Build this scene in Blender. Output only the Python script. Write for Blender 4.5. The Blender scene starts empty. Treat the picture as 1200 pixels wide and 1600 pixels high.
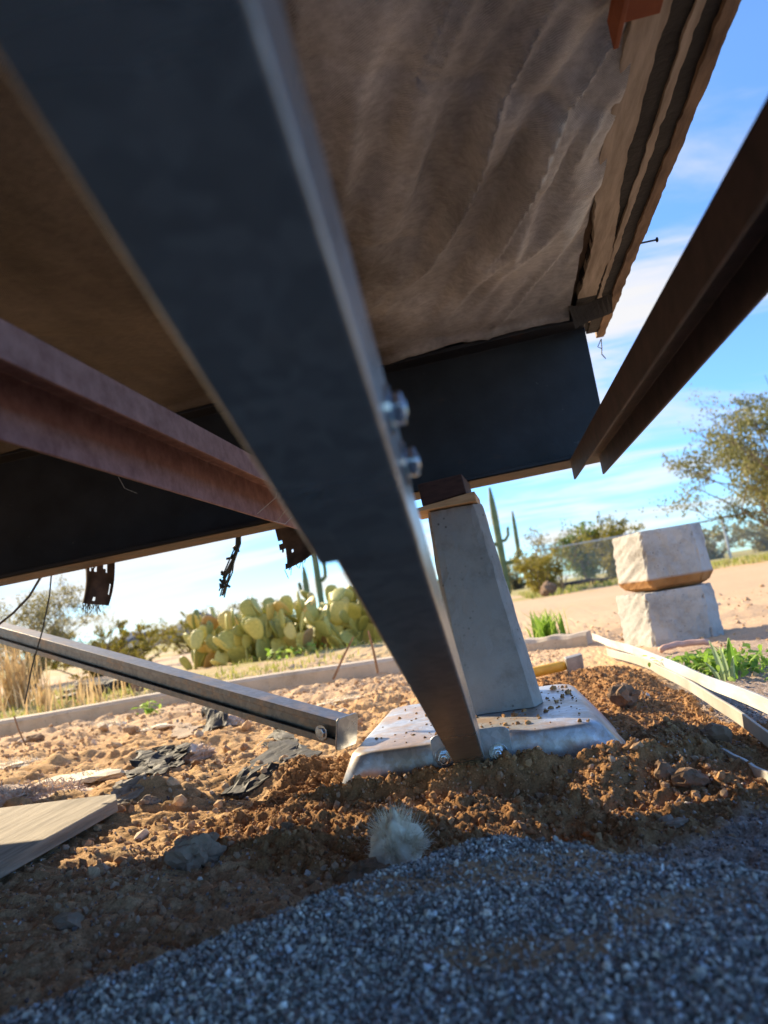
import bpy, bmesh, math, random
import numpy as np
from mathutils import Matrix, Vector, noise as mnoise

random.seed(7)
RNG = np.random.default_rng(11)
S = bpy.context.scene
COL = S.collection

# ------------------------------------------------------------------ camera
CAM_H = 0.26
M = Matrix(((0.974, 0.177, 0.140), (0.161, -0.108, -0.981), (-0.158, 0.978, -0.134)))
cam_data = bpy.data.cameras.new('camera')
cam = bpy.data.objects.new('camera', cam_data)
COL.objects.link(cam)
q = M.to_quaternion(); q.normalize()
cam.matrix_world = Matrix.Translation((0, 0, CAM_H)) @ q.to_matrix().to_4x4()
cam_data.sensor_fit = 'VERTICAL'
cam_data.sensor_height = 36.0
cam_data.sensor_width = 27.0
FPX = 1100.0
cam_data.lens = FPX / 1600 * 36.0
cam_data.clip_start = 0.01
cam_data.clip_end = 3000
cam_data.dof.use_dof = True
cam_data.dof.focus_distance = 0.98
cam_data.dof.aperture_fstop = 6.0
S.camera = cam

# ------------------------------------------------------------------ light
SUN = Vector((-1.5, 1.25, 1.0)).normalized()
sun_el = math.asin(SUN.z)
sun_az = math.atan2(SUN.x, SUN.y)
w = bpy.data.worlds.new('World'); S.world = w; w.use_nodes = True
nt = w.node_tree; nt.nodes.clear()
N = nt.nodes.new; L = nt.links.new
out = N('ShaderNodeOutputWorld'); bg = N('ShaderNodeBackground')
bg.inputs['Strength'].default_value = 0.09
sky = N('ShaderNodeTexSky'); sky.sky_type = 'NISHITA'; sky.sun_disc = False
sky.sun_elevation = sun_el; sky.sun_rotation = sun_az
sky.air_density = 1.0; sky.dust_density = 0.0; sky.ozone_density = 2.0; sky.altitude = 1200
tc = N('ShaderNodeTexCoord'); sep = N('ShaderNodeSeparateXYZ'); L(tc.outputs['Generated'], sep.inputs[0])
def wmath(op, a, b=None, c=None):
    m = N('ShaderNodeMath'); m.operation = op
    for i, v in enumerate((a, b, c)):
        if v is None: continue
        if isinstance(v, (int, float)): m.inputs[i].default_value = v
        else: L(v, m.inputs[i])
    return m.outputs[0]
zz = wmath('ADD', wmath('MAXIMUM', sep.outputs['Z'], 0.0), 0.16)
cx = wmath('DIVIDE', sep.outputs['X'], zz); cy = wmath('DIVIDE', sep.outputs['Y'], zz)
comb = N('ShaderNodeCombineXYZ'); L(cx, comb.inputs[0]); L(cy, comb.inputs[1])
mp = N('ShaderNodeMapping'); mp.inputs['Rotation'].default_value = (0, 0, math.radians(-18)); mp.inputs['Scale'].default_value = (0.55, 1.5, 1)
L(comb.outputs[0], mp.inputs[0])
n1 = N('ShaderNodeTexNoise'); n1.inputs['Scale'].default_value = 1.25; n1.inputs['Detail'].default_value = 9; n1.inputs['Roughness'].default_value = 0.56; n1.inputs['Distortion'].default_value = 0.6
L(mp.outputs[0], n1.inputs['Vector'])
# thicker cirrus around the sun's side of the sky
dotn = N('ShaderNodeVectorMath'); dotn.operation = 'DOT_PRODUCT'
L(tc.outputs['Generated'], dotn.inputs[0]); dotn.inputs[1].default_value = (SUN.x, SUN.y, SUN.z)
bias = N('ShaderNodeMapRange'); L(dotn.outputs['Value'], bias.inputs['Value'])
bias.inputs['From Min'].default_value = 0.05; bias.inputs['From Max'].default_value = 0.85
bias.inputs['To Min'].default_value = -0.04; bias.inputs['To Max'].default_value = 0.20
hz = N('ShaderNodeMapRange'); L(sep.outputs['Z'], hz.inputs['Value'])
hz.inputs['From Min'].default_value = 0.0; hz.inputs['From Max'].default_value = 0.45
hz.inputs['To Min'].default_value = 0.0; hz.inputs['To Max'].default_value = -0.03
cd = wmath('ADD', wmath('ADD', n1.outputs['Fac'], bias.outputs[0]), hz.outputs[0])
cov = N('ShaderNodeMapRange'); cov.interpolation_type = 'SMOOTHSTEP'; L(cd, cov.inputs['Value'])
cov.inputs['From Min'].default_value = 0.53; cov.inputs['From Max'].default_value = 0.74
cov.inputs['To Min'].default_value = 0.0; cov.inputs['To Max'].default_value = 0.88
mixc = N('ShaderNodeMixRGB'); L(cov.outputs[0], mixc.inputs[0]); hs = N('ShaderNodeHueSaturation'); hs.inputs['Saturation'].default_value = 1.12; hs.inputs['Hue'].default_value = 0.507; L(sky.outputs[0], hs.inputs['Color']); gm_ = N('ShaderNodeMixRGB'); gm_.blend_type = 'MULTIPLY'; gm_.inputs[0].default_value = 1.0; L(hs.outputs[0], gm_.inputs[1]); el_ = N('ShaderNodeMapRange'); L(sep.outputs['Z'], el_.inputs['Value']); el_.inputs['From Max'].default_value = 0.55; elc = N('ShaderNodeMixRGB'); L(el_.outputs[0], elc.inputs[0]); elc.inputs[1].default_value = (0.31, 0.50, 0.70, 1); elc.inputs[2].default_value = (0.86, 0.96, 1.0, 1); L(elc.outputs[0], gm_.inputs[2]); L(gm_.outputs[0], mixc.inputs[1])
mixc.inputs[2].default_value = (2.75, 2.62, 2.4, 1)
L(mixc.outputs[0], bg.inputs['Color']); L(bg.outputs[0], out.inputs[0])

sl = bpy.data.lights.new('sun', 'SUN'); so = bpy.data.objects.new('sun', sl); COL.objects.link(so)
sl.energy = 2.9; sl.angle = math.radians(0.5); sl.color = (1.0, 0.82, 0.55)
so.rotation_euler = SUN.to_track_quat('Z', 'Y').to_euler()
so.location = (-8, 5, 6)

S.view_settings.view_transform = 'Standard'
S.view_settings.look = 'None'
S.view_settings.gamma = 1.0
S.view_settings.exposure = 2.05
S.view_settings.use_curve_mapping = False
S.cycles.max_bounces = 8
S.cycles.diffuse_bounces = 5

# ------------------------------------------------------------------ helpers
def G(px, py, z=0.0):
    """a ground point: where the sight line of a photo pixel meets the level z"""
    d = M @ Vector(((px - 600) / FPX, -(py - 800) / FPX, -1.0))
    t = (z - CAM_H) / d.z
    return Vector((d.x * t, d.y * t, z))

def V(px, py, y):
    """a point in the upright plane at distance y"""
    d = M @ Vector(((px - 600) / FPX, -(py - 800) / FPX, -1.0))
    t = y / d.y
    return Vector((d.x * t, y, CAM_H + d.z * t))

def tag(o, label=None, cat=None, group=None, kind=None):
    if label: o['label'] = label
    if cat: o['category'] = cat
    if group: o['group'] = group
    if kind: o['kind'] = kind
    return o

def empty(name, loc=(0, 0, 0)):
    o = bpy.data.objects.new(name, None); o.location = loc; o.empty_display_size = 0.05
    COL.objects.link(o); return o

class MB:
    def __init__(s): s.v = []; s.f = []
    def add(s, v, f):
        b = len(s.v); s.v += [tuple(p) for p in v]; s.f += [tuple(i + b for i in q) for q in f]
    def box(s, lo, hi):
        x0, y0, z0 = lo; x1, y1, z1 = hi
        s.add([(x0,y0,z0),(x1,y0,z0),(x1,y1,z0),(x0,y1,z0),(x0,y0,z1),(x1,y0,z1),(x1,y1,z1),(x0,y1,z1)],
              [(0,3,2,1),(4,5,6,7),(0,1,5,4),(1,2,6,5),(2,3,7,6),(3,0,4,7)])
    def hexa(s, p):
        s.add(p, [(0,3,2,1),(4,5,6,7),(0,1,5,4),(1,2,6,5),(2,3,7,6),(3,0,4,7)])
    def prism(s, prof, origin, ax, ay, az, length, close=True):
        """extrude the closed 2-D profile (ax, ay) along az"""
        o = Vector(origin); ax = Vector(ax); ay = Vector(ay); az = Vector(az); n = len(prof)
        a = [o + ax * p[0] + ay * p[1] for p in prof]; b = [p + az * length for p in a]
        f = [(i, (i + 1) % n, n + (i + 1) % n, n + i) for i in range(n)]
        if close: f += [tuple(range(n - 1, -1, -1)), tuple(range(n, 2 * n))]
        s.add(a + b, f)
    def tube(s, path, rad, n=8, cap=True):
        path = [Vector(p) for p in path]
        rads = rad if isinstance(rad, (list, tuple)) else [rad] * len(path)
        rings = []; ref = None
        for i, p in enumerate(path):
            t = (path[min(i + 1, len(path) - 1)] - path[max(i - 1, 0)]).normalized()
            if ref is None: ref = t.orthogonal().normalized()
            ref = (ref - t * ref.dot(t)).normalized(); bi = t.cross(ref)
            rings.append([p + (ref * math.cos(a) + bi * math.sin(a)) * rads[i] for a in [2 * math.pi * k / n for k in range(n)]])
        v = [p for r in rings for p in r]; f = []
        for i in range(len(path) - 1):
            for k in range(n):
                f.append((i*n+k, i*n+(k+1) % n, (i+1)*n+(k+1) % n, (i+1)*n+k))
        if cap: f += [tuple(range(n - 1, -1, -1)), tuple(range((len(path)-1)*n, len(path)*n))]
        s.add(v, f)
    def build(s, name, mat, parent=None, smooth=False, bevel=0, seg=2):
        me = bpy.data.meshes.new(name); me.from_pydata([tuple(p) for p in s.v], [], s.f)
        bm = bmesh.new(); bm.from_mesh(me); bmesh.ops.recalc_face_normals(bm, faces=bm.faces); bm.to_mesh(me); bm.free()
        o = bpy.data.objects.new(name, me); COL.objects.link(o)
        me.materials.append(mat)
        if smooth:
            me.polygons.foreach_set('use_smooth', [True] * len(me.polygons))
        if bevel:
            b = o.modifiers.new('bevel', 'BEVEL'); b.width = bevel; b.segments = seg; b.limit_method = 'ANGLE'; b.angle_limit = math.radians(35)
        if parent is not None: attach(o, parent)
        return o

def attach(o, parent):
    o.parent = parent
    o.matrix_parent_inverse = Matrix.Translation(parent.location).inverted()

def np_mesh(name, v, f, mat, attr=None, smooth=True):
    """fast mesh of triangles or quads from arrays"""
    me = bpy.data.meshes.new(name); k = f.shape[1]
    me.vertices.add(len(v)); me.vertices.foreach_set('co', v.astype(np.float32).ravel())
    me.loops.add(f.size); me.loops.foreach_set('vertex_index', f.astype(np.int32).ravel())
    me.polygons.add(len(f)); me.polygons.foreach_set('loop_start', np.arange(0, f.size, k, dtype=np.int32))
    me.polygons.foreach_set('use_smooth', np.full(len(f), smooth))
    if attr is not None:
        for an, av in attr.items():
            if av.ndim == 1:
                a = me.attributes.new(an, 'FLOAT', 'POINT'); a.data.foreach_set('value', av.astype(np.float32))
            else:
                a = me.attributes.new(an, 'FLOAT_COLOR', 'POINT'); a.data.foreach_set('color', av.astype(np.float32).ravel())
    me.update(calc_edges=True); me.validate()
    o = bpy.data.objects.new(name, me); COL.objects.link(o); me.materials.append(mat)
    return o

# --- numpy noise
def _h(ix, iy, seed):
    n = (ix.astype(np.int64) * 374761393 + iy.astype(np.int64) * 668265263 + seed * 1442695041) & 0x7fffffff
    n = ((n ^ (n >> 13)) * 1274126177) & 0x7fffffff
    return ((n ^ (n >> 16)) & 0xffff) / 65535.0
def vnoise(x, y, seed=0):
    xi = np.floor(x); yi = np.floor(y); u = x - xi; v = y - yi
    u = u*u*u*(u*(u*6-15)+10); v = v*v*v*(v*(v*6-15)+10)
    a = _h(xi, yi, seed); b = _h(xi+1, yi, seed); c = _h(xi, yi+1, seed); d = _h(xi+1, yi+1, seed)
    return (a*(1-u)+b*u)*(1-v) + (c*(1-u)+d*u)*v - 0.5
def fbm(x, y, octv=4, seed=0, gain=0.5):
    t = 0; a = 1.0
    for o in range(octv):
        ca, sa = math.cos(o*1.3), math.sin(o*1.3)
        t = t + a * vnoise(x*ca - y*sa, x*sa + y*ca, seed + o); x = x*2.03; y = y*2.03; a *= gain
    return t
def worley(x, y, seed=0):
    xi = np.floor(x); yi = np.floor(y); best = np.full(x.shape, 9.0); rid = np.zeros(x.shape)
    for dx in (-1, 0, 1):
        for dy in (-1, 0, 1):
            cx_, cy_ = xi+dx, yi+dy
            px = cx_ + _h(cx_, cy_, seed); py = cy_ + _h(cx_, cy_, seed+91)
            d = (x-px)**2 + (y-py)**2; m = d < best
            best = np.where(m, d, best); rid = np.where(m, _h(cx_, cy_, seed+7), rid)
    return np.sqrt(best), rid
def sstep(a, b, x):
    t = np.clip((x - a) / (b - a), 0, 1); return t*t*(3-2*t)

# ------------------------------------------------------------------ materials
def newmat(name):
    m = bpy.data.materials.new(name); m.use_nodes = True
    return m, m.node_tree, m.node_tree.nodes['Principled BSDF']
def ramp(nt, fac, stops):
    r = nt.nodes.new('ShaderNodeValToRGB'); e = r.color_ramp.elements
    while len(e) < len(stops): e.new(0.5)
    for i, (p, c) in enumerate(stops):
        e[i].position = p; e[i].color = (c[0], c[1], c[2], 1)
    nt.links.new(fac, r.inputs[0]); return r.outputs[0]
def nnoise(nt, scale, detail=4, rough=0.55, vec=None, stretch=None, dist=0.0):
    n = nt.nodes.new('ShaderNodeTexNoise'); n.inputs['Scale'].default_value = scale; n.inputs['Detail'].default_value = detail
    n.inputs['Roughness'].default_value = rough; n.inputs['Distortion'].default_value = dist
    t = nt.nodes.new('ShaderNodeTexCoord'); src = t.outputs['Object'] if vec is None else vec
    if stretch:
        mp = nt.nodes.new('ShaderNodeMapping'); mp.inputs['Scale'].default_value = stretch[:3]
        if len(stretch) > 3: mp.inputs['Rotation'].default_value = (0, 0, stretch[3])
        nt.links.new(src, mp.inputs[0]); src = mp.outputs[0]
    nt.links.new(src, n.inputs['Vector']); return n.outputs['Fac']
def mixc_(nt, fac, a, b, mode='MIX'):
    m = nt.nodes.new('ShaderNodeMixRGB'); m.blend_type = mode
    for i, v in enumerate((fac, a, b)):
        if isinstance(v, (int, float)): m.inputs[i].default_value = v
        elif isinstance(v, tuple): m.inputs[i].default_value = (v[0], v[1], v[2], 1)
        else: nt.links.new(v, m.inputs[i])
    return m.outputs[0]
def bump(nt, b, h, strength, dist):
    n = nt.nodes.new('ShaderNodeBump'); n.inputs['Strength'].default_value = strength; n.inputs['Distance'].default_value = dist
    nt.links.new(h, n.inputs['Height'])
    nt.links.new(n.outputs[0], b.inputs['Normal']); return n
def simple(name, c0, c1, scale=20, rough=0.8, metal=0.0, bs=0.3, bd=0.002, detail=5, stretch=None, spec=0.5, bscale=None, dist=0.0):
    m, nt, b = newmat(name)
    f = nnoise(nt, scale, detail, 0.6, stretch=stretch, dist=dist)
    nt.links.new(ramp(nt, f, [(0.3, c0), (0.7, c1)]), b.inputs['Base Color'])
    b.inputs['Roughness'].default_value = rough; b.inputs['Metallic'].default_value = metal
    b.inputs['Specular IOR Level'].default_value = spec
    if bs: bump(nt, b, nnoise(nt, bscale or scale * 4, 4, 0.6, stretch=stretch), bs, bd)
    return m
def attr(nt, name, col=False):
    a = nt.nodes.new('ShaderNodeAttribute'); a.attribute_name = name
    return a.outputs['Color'] if col else a.outputs['Fac']

# ground
def ground_mat():
    m, nt, b = newmat('desert soil')
    msk = nt.nodes.new('ShaderNodeSeparateColor'); nt.links.new(attr(nt, 'mask', True), msk.inputs[0])
    pos = nt.nodes.new('ShaderNodeNewGeometry').outputs['Position']
    nA = nnoise(nt, 9, 6, 0.62, pos); nB = nnoise(nt, 150, 4, 0.7, pos); nC = nnoise(nt, 0.35, 5, 0.6, pos); nD = nnoise(nt, 2.2, 5, 0.6, pos)
    dry = ramp(nt, nA, [(0.3, (0.45, 0.27, 0.135)), (0.7, (0.63, 0.425, 0.23))])
    dug = ramp(nt, nA, [(0.28, (0.21, 0.105, 0.045)), (0.75, (0.46, 0.26, 0.118))])
    grit = ramp(nt, nB, [(0.25, (0.16, 0.125, 0.105)), (0.5, (0.30, 0.245, 0.215)), (0.72, (0.50, 0.44, 0.41))])
    grs = ramp(nt, nD, [(0.3, (0.40, 0.30, 0.16)), (0.55, (0.30, 0.31, 0.09)), (0.75, (0.17, 0.25, 0.05))])
    c = mixc_(nt, msk.outputs[0], dry, dug)
    c = mixc_(nt, msk.outputs[1], c, grit)
    far = ramp(nt, nC, [(0.35, (0.52, 0.375, 0.255)), (0.65, (0.60, 0.45, 0.32))])
    a = nt.nodes.new('ShaderNodeAttribute'); a.attribute_name = 'far'
    c = mixc_(nt, a.outputs['Fac'], c, far)
    c = mixc_(nt, msk.outputs[2], c, grs)
    sp = ramp(nt, nB, [(0.3, (0.72, 0.70, 0.68)), (0.7, (1.18, 1.17, 1.15))])
    c = mixc_(nt, 0.8, c, sp, 'MULTIPLY')
    c = mixc_(nt, 0.75, c, ramp(nt, nnoise(nt, 420, 3, 0.7, pos), [(0.32, (0.55, 0.53, 0.50)), (0.5, (1, 1, 1)), (0.68, (1.4, 1.38, 1.35))]), 'MULTIPLY')
    nt.links.new(c, b.inputs['Base Color']); b.inputs['Roughness'].default_value = 0.95; b.inputs['Specular IOR Level'].default_value = 0.15
    bump(nt, b, nnoise(nt, 240, 5, 0.75, pos), 0.7, 0.0025)
    return m
M_GROUND = ground_mat()

def stone_mat(name, stops, rough=0.85, bs=0.4):
    m, nt, b = newmat(name)
    nt.links.new(mixc_(nt, 0.55, ramp(nt, attr(nt, 'rnd'), stops), ramp(nt, nnoise(nt, 300, 4), [(0.3, (0.6, 0.6, 0.6)), (0.7, (1.3, 1.3, 1.3))]), 'MULTIPLY'), b.inputs['Base Color'])
    b.inputs['Roughness'].default_value = rough; b.inputs['Specular IOR Level'].default_value = 0.3
    bump(nt, b, nnoise(nt, 700, 3), bs, 0.0006)
    return m
M_GRAVEL = stone_mat('blue grey gravel', [(0.0, (0.09, 0.082, 0.075)), (0.3, (0.25, 0.235, 0.22)), (0.62, (0.46, 0.435, 0.405)), (0.8, (0.54, 0.47, 0.39)), (0.93, (0.78, 0.76, 0.73)), (0.96, (0.56, 0.62, 0.72)), (1.0, (0.50, 0.36, 0.25))], 0.7)
M_GRIT = stone_mat('decomposed granite', [(0.0, (0.12, 0.10, 0.095)), (0.5, (0.27, 0.225, 0.21)), (0.85, (0.42, 0.375, 0.36)), (1.0, (0.62, 0.60, 0.58))], 0.85)
M_CLOD = stone_mat('dug soil clods', [(0.0, (0.19, 0.095, 0.042)), (0.6, (0.36, 0.195, 0.085)), (1.0, (0.47, 0.275, 0.13))], 0.95)
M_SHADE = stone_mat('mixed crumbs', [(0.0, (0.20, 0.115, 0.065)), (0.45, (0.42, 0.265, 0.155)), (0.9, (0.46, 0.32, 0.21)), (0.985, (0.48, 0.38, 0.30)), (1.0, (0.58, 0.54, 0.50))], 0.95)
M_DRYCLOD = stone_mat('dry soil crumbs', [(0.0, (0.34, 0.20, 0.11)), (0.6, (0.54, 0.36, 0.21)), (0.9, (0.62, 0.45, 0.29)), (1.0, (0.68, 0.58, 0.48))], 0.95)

def galv_mat(name, base, rough0, rough1, metal=0.85, dirt=0.0, scale=6, stretch=(1, 1, 1)):
    m, nt, b = newmat(name)
    n = nnoise(nt, scale, 6, 0.6, stretch=stretch)
    c = ramp(nt, n, [(0.3, tuple(x*0.78 for x in base)), (0.7, base)])
    if dirt:
        dm = ramp(nt, nnoise(nt, 14, 7, 0.65), [(0.56 - 0.10*dirt, (0, 0, 0)), (0.68 - 0.08*dirt, (1, 1, 1))])
        c = mixc_(nt, mixc_(nt, 1.0, dm, (0.8, 0.8, 0.8), 'MULTIPLY'), c, (0.36, 0.235, 0.14))
        inv = nt.nodes.new('ShaderNodeMath'); inv.operation = 'MULTIPLY_ADD'; inv.inputs[1].default_value = -0.6 * metal; inv.inputs[2].default_value = metal
        nt.links.new(dm, inv.inputs[0]); nt.links.new(inv.outputs[0], b.inputs['Metallic'])
    else: b.inputs['Metallic'].default_value = metal
    nt.links.new(c, b.inputs['Base Color'])
    r = nt.nodes.new('ShaderNodeMapRange'); nt.links.new(nnoise(nt, scale*3, 4, stretch=stretch), r.inputs[0])
    r.inputs['To Min'].default_value = rough0; r.inputs['To Max'].default_value = rough1; nt.links.new(r.outputs[0], b.inputs['Roughness'])
    vz = nt.nodes.new('ShaderNodeTexVoronoi'); vz.inputs['Scale'].default_value = 130
    tz = nt.nodes.new('ShaderNodeTexCoord'); nt.links.new(tz.outputs['Object'], vz.inputs['Vector'])
    sz = nt.nodes.new('ShaderNodeSeparateColor'); nt.links.new(vz.outputs['Color'], sz.inputs[0])
    c = mixc_(nt, 0.6, c, ramp(nt, sz.outputs[0], [(0, (0.72, 0.73, 0.75)), (1, (1.2, 1.2, 1.2))]), 'MULTIPLY')
    scr = ramp(nt, nnoise(nt, 26, 6, 0.7, stretch=(9, .5, .5)), [(0.66, (1, 1, 1)), (0.72, (1.7, 1.65, 1.6))])
    dst = ramp(nt, nnoise(nt, 17, 7, 0.7), [(0.54, (0, 0, 0)), (0.74, (0.5, 0.5, 0.5))])
    c = mixc_(nt, 1.0, c, scr, 'MULTIPLY'); c = mixc_(nt, dst, c, (0.30, 0.25, 0.20)); nt.links.new(c, b.inputs['Base Color'])
    bump(nt, b, nnoise(nt, 90, 3, stretch=stretch), 0.12, 0.001)
    return m
M_GALV = galv_mat('galvanised tube steel', (0.40, 0.375, 0.345), 0.2, 0.40, 0.72, 0, 9, (0.25, 1, 1))
M_PAN = galv_mat('dusty galvanised sheet', (0.55, 0.565, 0.59), 0.32, 0.5, 0.6, 1.35, 8)
M_ZINC = galv_mat('zinc plated bolt', (0.70, 0.73, 0.78), 0.12, 0.28, 1.0, 0, 40)
M_CHAN = galv_mat('worn channel steel', (0.24, 0.22, 0.20), 0.28, 0.5, 0.85, 0.4, 12, (3, 3, 0.3))
M_BEAM = simple('black painted beam', (0.010, 0.011, 0.014), (0.028, 0.030, 0.035), 14, 0.55, 0, 0.25, 0.001, 6)
def beam_mat():
    m, nt, b = newmat('flaking black beam')
    c = ramp(nt, nnoise(nt, 14, 6), [(0.3, (0.009, 0.010, 0.012)), (0.7, (0.026, 0.028, 0.033))])
    rm = ramp(nt, nnoise(nt, 9, 9, 0.72, stretch=(1, 1, 1.6)), [(0.60, (0, 0, 0)), (0.68, (1, 1, 1))])
    c = mixc_(nt, mixc_(nt, 1.0, rm, (0.7, 0.7, 0.7), 'MULTIPLY'), c, (0.055, 0.030, 0.020))
    sp = ramp(nt, nnoise(nt, 55, 5, 0.7), [(0.69, (0, 0, 0)), (0.73, (1, 1, 1))])
    c = mixc_(nt, mixc_(nt, 1.0, sp, (0.5, 0.5, 0.5), 'MULTIPLY'), c, (0.16, 0.14, 0.12))
    nt.links.new(c, b.inputs['Base Color']); b.inputs['Roughness'].default_value = 0.55
    bump(nt, b, nnoise(nt, 60, 5, 0.7), 0.35, 0.0012)
    return m
M_BEAM = beam_mat()
M_BEAMBROWN = simple('mottled brown black beam', (0.09, 0.045, 0.022), (0.02, 0.018, 0.018), 22, 0.7, 0, 0.3, 0.001)
M_RUST = simple('red rusted steel', (0.20, 0.095, 0.082), (0.36, 0.20, 0.175), 60, 0.72, 0.25, 0.35, 0.0006, 8, bscale=500)
M_DRUST = simple('dark rusted steel', (0.045, 0.028, 0.025), (0.10, 0.055, 0.046), 45, 0.7, 0.2, 0.35, 0.0006, 8, bscale=400)
M_ORUST = simple('orange rusted plate', (0.22, 0.055, 0.02), (0.36, 0.11, 0.04), 30, 0.85, 0.0, 0.3, 0.001)
M_LATH = simple('weathered lath', (0.26, 0.20, 0.14), (0.58, 0.48, 0.37), 12, 0.85, 0, 0.4, 0.001, 6, (6, 0.7, 6))
M_RIM = simple('stained rim board', (0.12, 0.075, 0.045), (0.36, 0.24, 0.15), 16, 0.85, 0, 0.5, 0.002, 7, (4, 0.8, 4))
M_TAR = simple('black tar felt', (0.006, 0.0055, 0.0055), (0.026, 0.023, 0.022), 30, 0.75, 0, 0.6, 0.002)
M_SHIM = simple('pine shim', (0.46, 0.25, 0.10), (0.66, 0.43, 0.22), 10, 0.7, 0, 0.3, 0.001, 5, (2, 14, 14))
M_DBLOCK = simple('stained oak block', (0.035, 0.017, 0.013), (0.10, 0.048, 0.034), 25, 0.7, 0, 0.4, 0.001, 6, (1, 5, 5))
M_PLANK = simple('grey weathered plank', (0.15, 0.125, 0.10), (0.40, 0.345, 0.28), 10, 0.9, 0, 0.7, 0.002, 8, (9, 0.7, 9))
M_WALL = simple('pale wall sheet', (0.50, 0.48, 0.43), (0.56, 0.54, 0.49), 4, 0.7)

def concrete_mat(name, c0, c1, bs, orange_low=None):
    m, nt, b = newmat(name)
    f = nnoise(nt, 7, 8, 0.62)
    c = ramp(nt, f, [(0.28, c0), (0.72, c1)])
    st = ramp(nt, nnoise(nt, 11, 9, 0.75), [(0.50, (1, 1, 1)), (0.70, (0.60, 0.565, 0.52))])
    c = mixc_(nt, 0.8, c, st, 'MULTIPLY')
    v = nt.nodes.new('ShaderNodeTexVoronoi'); v.inputs['Scale'].default_value = 95
    t = nt.nodes.new('ShaderNodeTexCoord'); nt.links.new(t.outputs['Object'], v.inputs['Vector'])
    pit = ramp(nt, v.outputs['Distance'], [(0.10, (0.35, 0.33, 0.31)), (0.24, (1, 1, 1))])
    pm = ramp(nt, nnoise(nt, 16, 3), [(0.5, (0, 0, 0)), (0.62, (1, 1, 1))])
    c = mixc_(nt, pm, c, mixc_(nt, 1.0, c, pit, 'MULTIPLY'))
    if orange_low:  # colour turns orange below the given heights
        sp = nt.nodes.new('ShaderNodeSeparateXYZ'); nt.links.new(t.outputs['Object'], sp.inputs[0])
        mr = nt.nodes.new('ShaderNodeMapRange'); mr.inputs['From Min'].default_value = orange_low[0]; mr.inputs['From Max'].default_value = orange_low[1]
        mr.inputs['To Min'].default_value = 1; mr.inputs['To Max'].default_value = 0
        nt.links.new(sp.outputs[2], mr.inputs[0])
        c = mixc_(nt, mr.outputs[0], c, ramp(nt, nnoise(nt, 12, 6), [(0.3, (0.26, 0.12, 0.04)), (0.7, (0.46, 0.24, 0.09))]))
    nt.links.new(c, b.inputs['Base Color']); b.inputs['Roughness'].default_value = 0.9; b.inputs['Specular IOR Level'].default_value = 0.25
    bump(nt, b, nnoise(nt, 75, 7, 0.78), bs, 0.006)
    return m
M_PIER = concrete_mat('smooth pier concrete', (0.27, 0.255, 0.235), (0.40, 0.38, 0.35), 0.35)
M_BLOCK = concrete_mat('rough block concrete', (0.36, 0.35, 0.335), (0.56, 0.545, 0.52), 0.9)
M_BLOCKO = concrete_mat('orange based block concrete', (0.36, 0.35, 0.335), (0.56, 0.545, 0.52), 0.9, (0.035, 0.045))
M_KERB = concrete_mat('kerb concrete', (0.40, 0.34, 0.28), (0.56, 0.49, 0.42), 0.5)
M_RAIL = simple('chalky white rail', (0.40, 0.385, 0.35), (0.72, 0.70, 0.65), 8, 0.6, 0, 0.3, 0.001, 7, (4, 1, 4))
M_RAILG = simple('dirty grey rail', (0.34, 0.31, 0.26), (0.55, 0.52, 0.46), 9, 0.6, 0.2, 0.3, 0.001)
M_YELLOW = simple('yellow handle', (0.62, 0.32, 0.03), (0.75, 0.45, 0.06), 30, 0.5)
M_GREYST = simple('grey tool steel', (0.22, 0.21, 0.20), (0.38, 0.36, 0.34), 40, 0.5, 0.6)
M_HOSE = simple('faded pink hose', (0.50, 0.28, 0.22), (0.62, 0.42, 0.34), 20, 0.6)
M_FLUFF = simple('grubby white fibre', (0.74, 0.61, 0.44), (0.92, 0.84, 0.68), 60, 0.95)
M_PINK = simple('pinkish insulation', (0.52, 0.36, 0.28), (0.74, 0.64, 0.54), 25, 0.95, 0, 0.8, 0.004)
M_ROCK = simple('brown grey rock', (0.22, 0.15, 0.10), (0.42, 0.315, 0.235), 30, 0.9, 0, 0.7, 0.003)
M_DROCK = simple('soil caked rock', (0.14, 0.08, 0.045), (0.27, 0.17, 0.10), 30, 0.95, 0, 0.7, 0.003)
M_TWIG = simple('dry twig', (0.16, 0.09, 0.05), (0.32, 0.20, 0.12), 50, 0.9)
M_WIRE = simple('dark wire', (0.03, 0.035, 0.035), (0.06, 0.065, 0.06), 50, 0.6)
M_HILL = simple('distant hill', (0.060, 0.085, 0.115), (0.085, 0.115, 0.15), 0.05, 1.0, 0, 0, 0)  # blue of distance haze is put into the hill's base colour
M_STEM = simple('grey bark', (0.13, 0.10, 0.07), (0.24, 0.19, 0.14), 30, 0.9)
M_FENCE = simple('galvanised fence', (0.42, 0.43, 0.43), (0.55, 0.56, 0.56), 10, 0.5, 0.5, 0)

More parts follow.
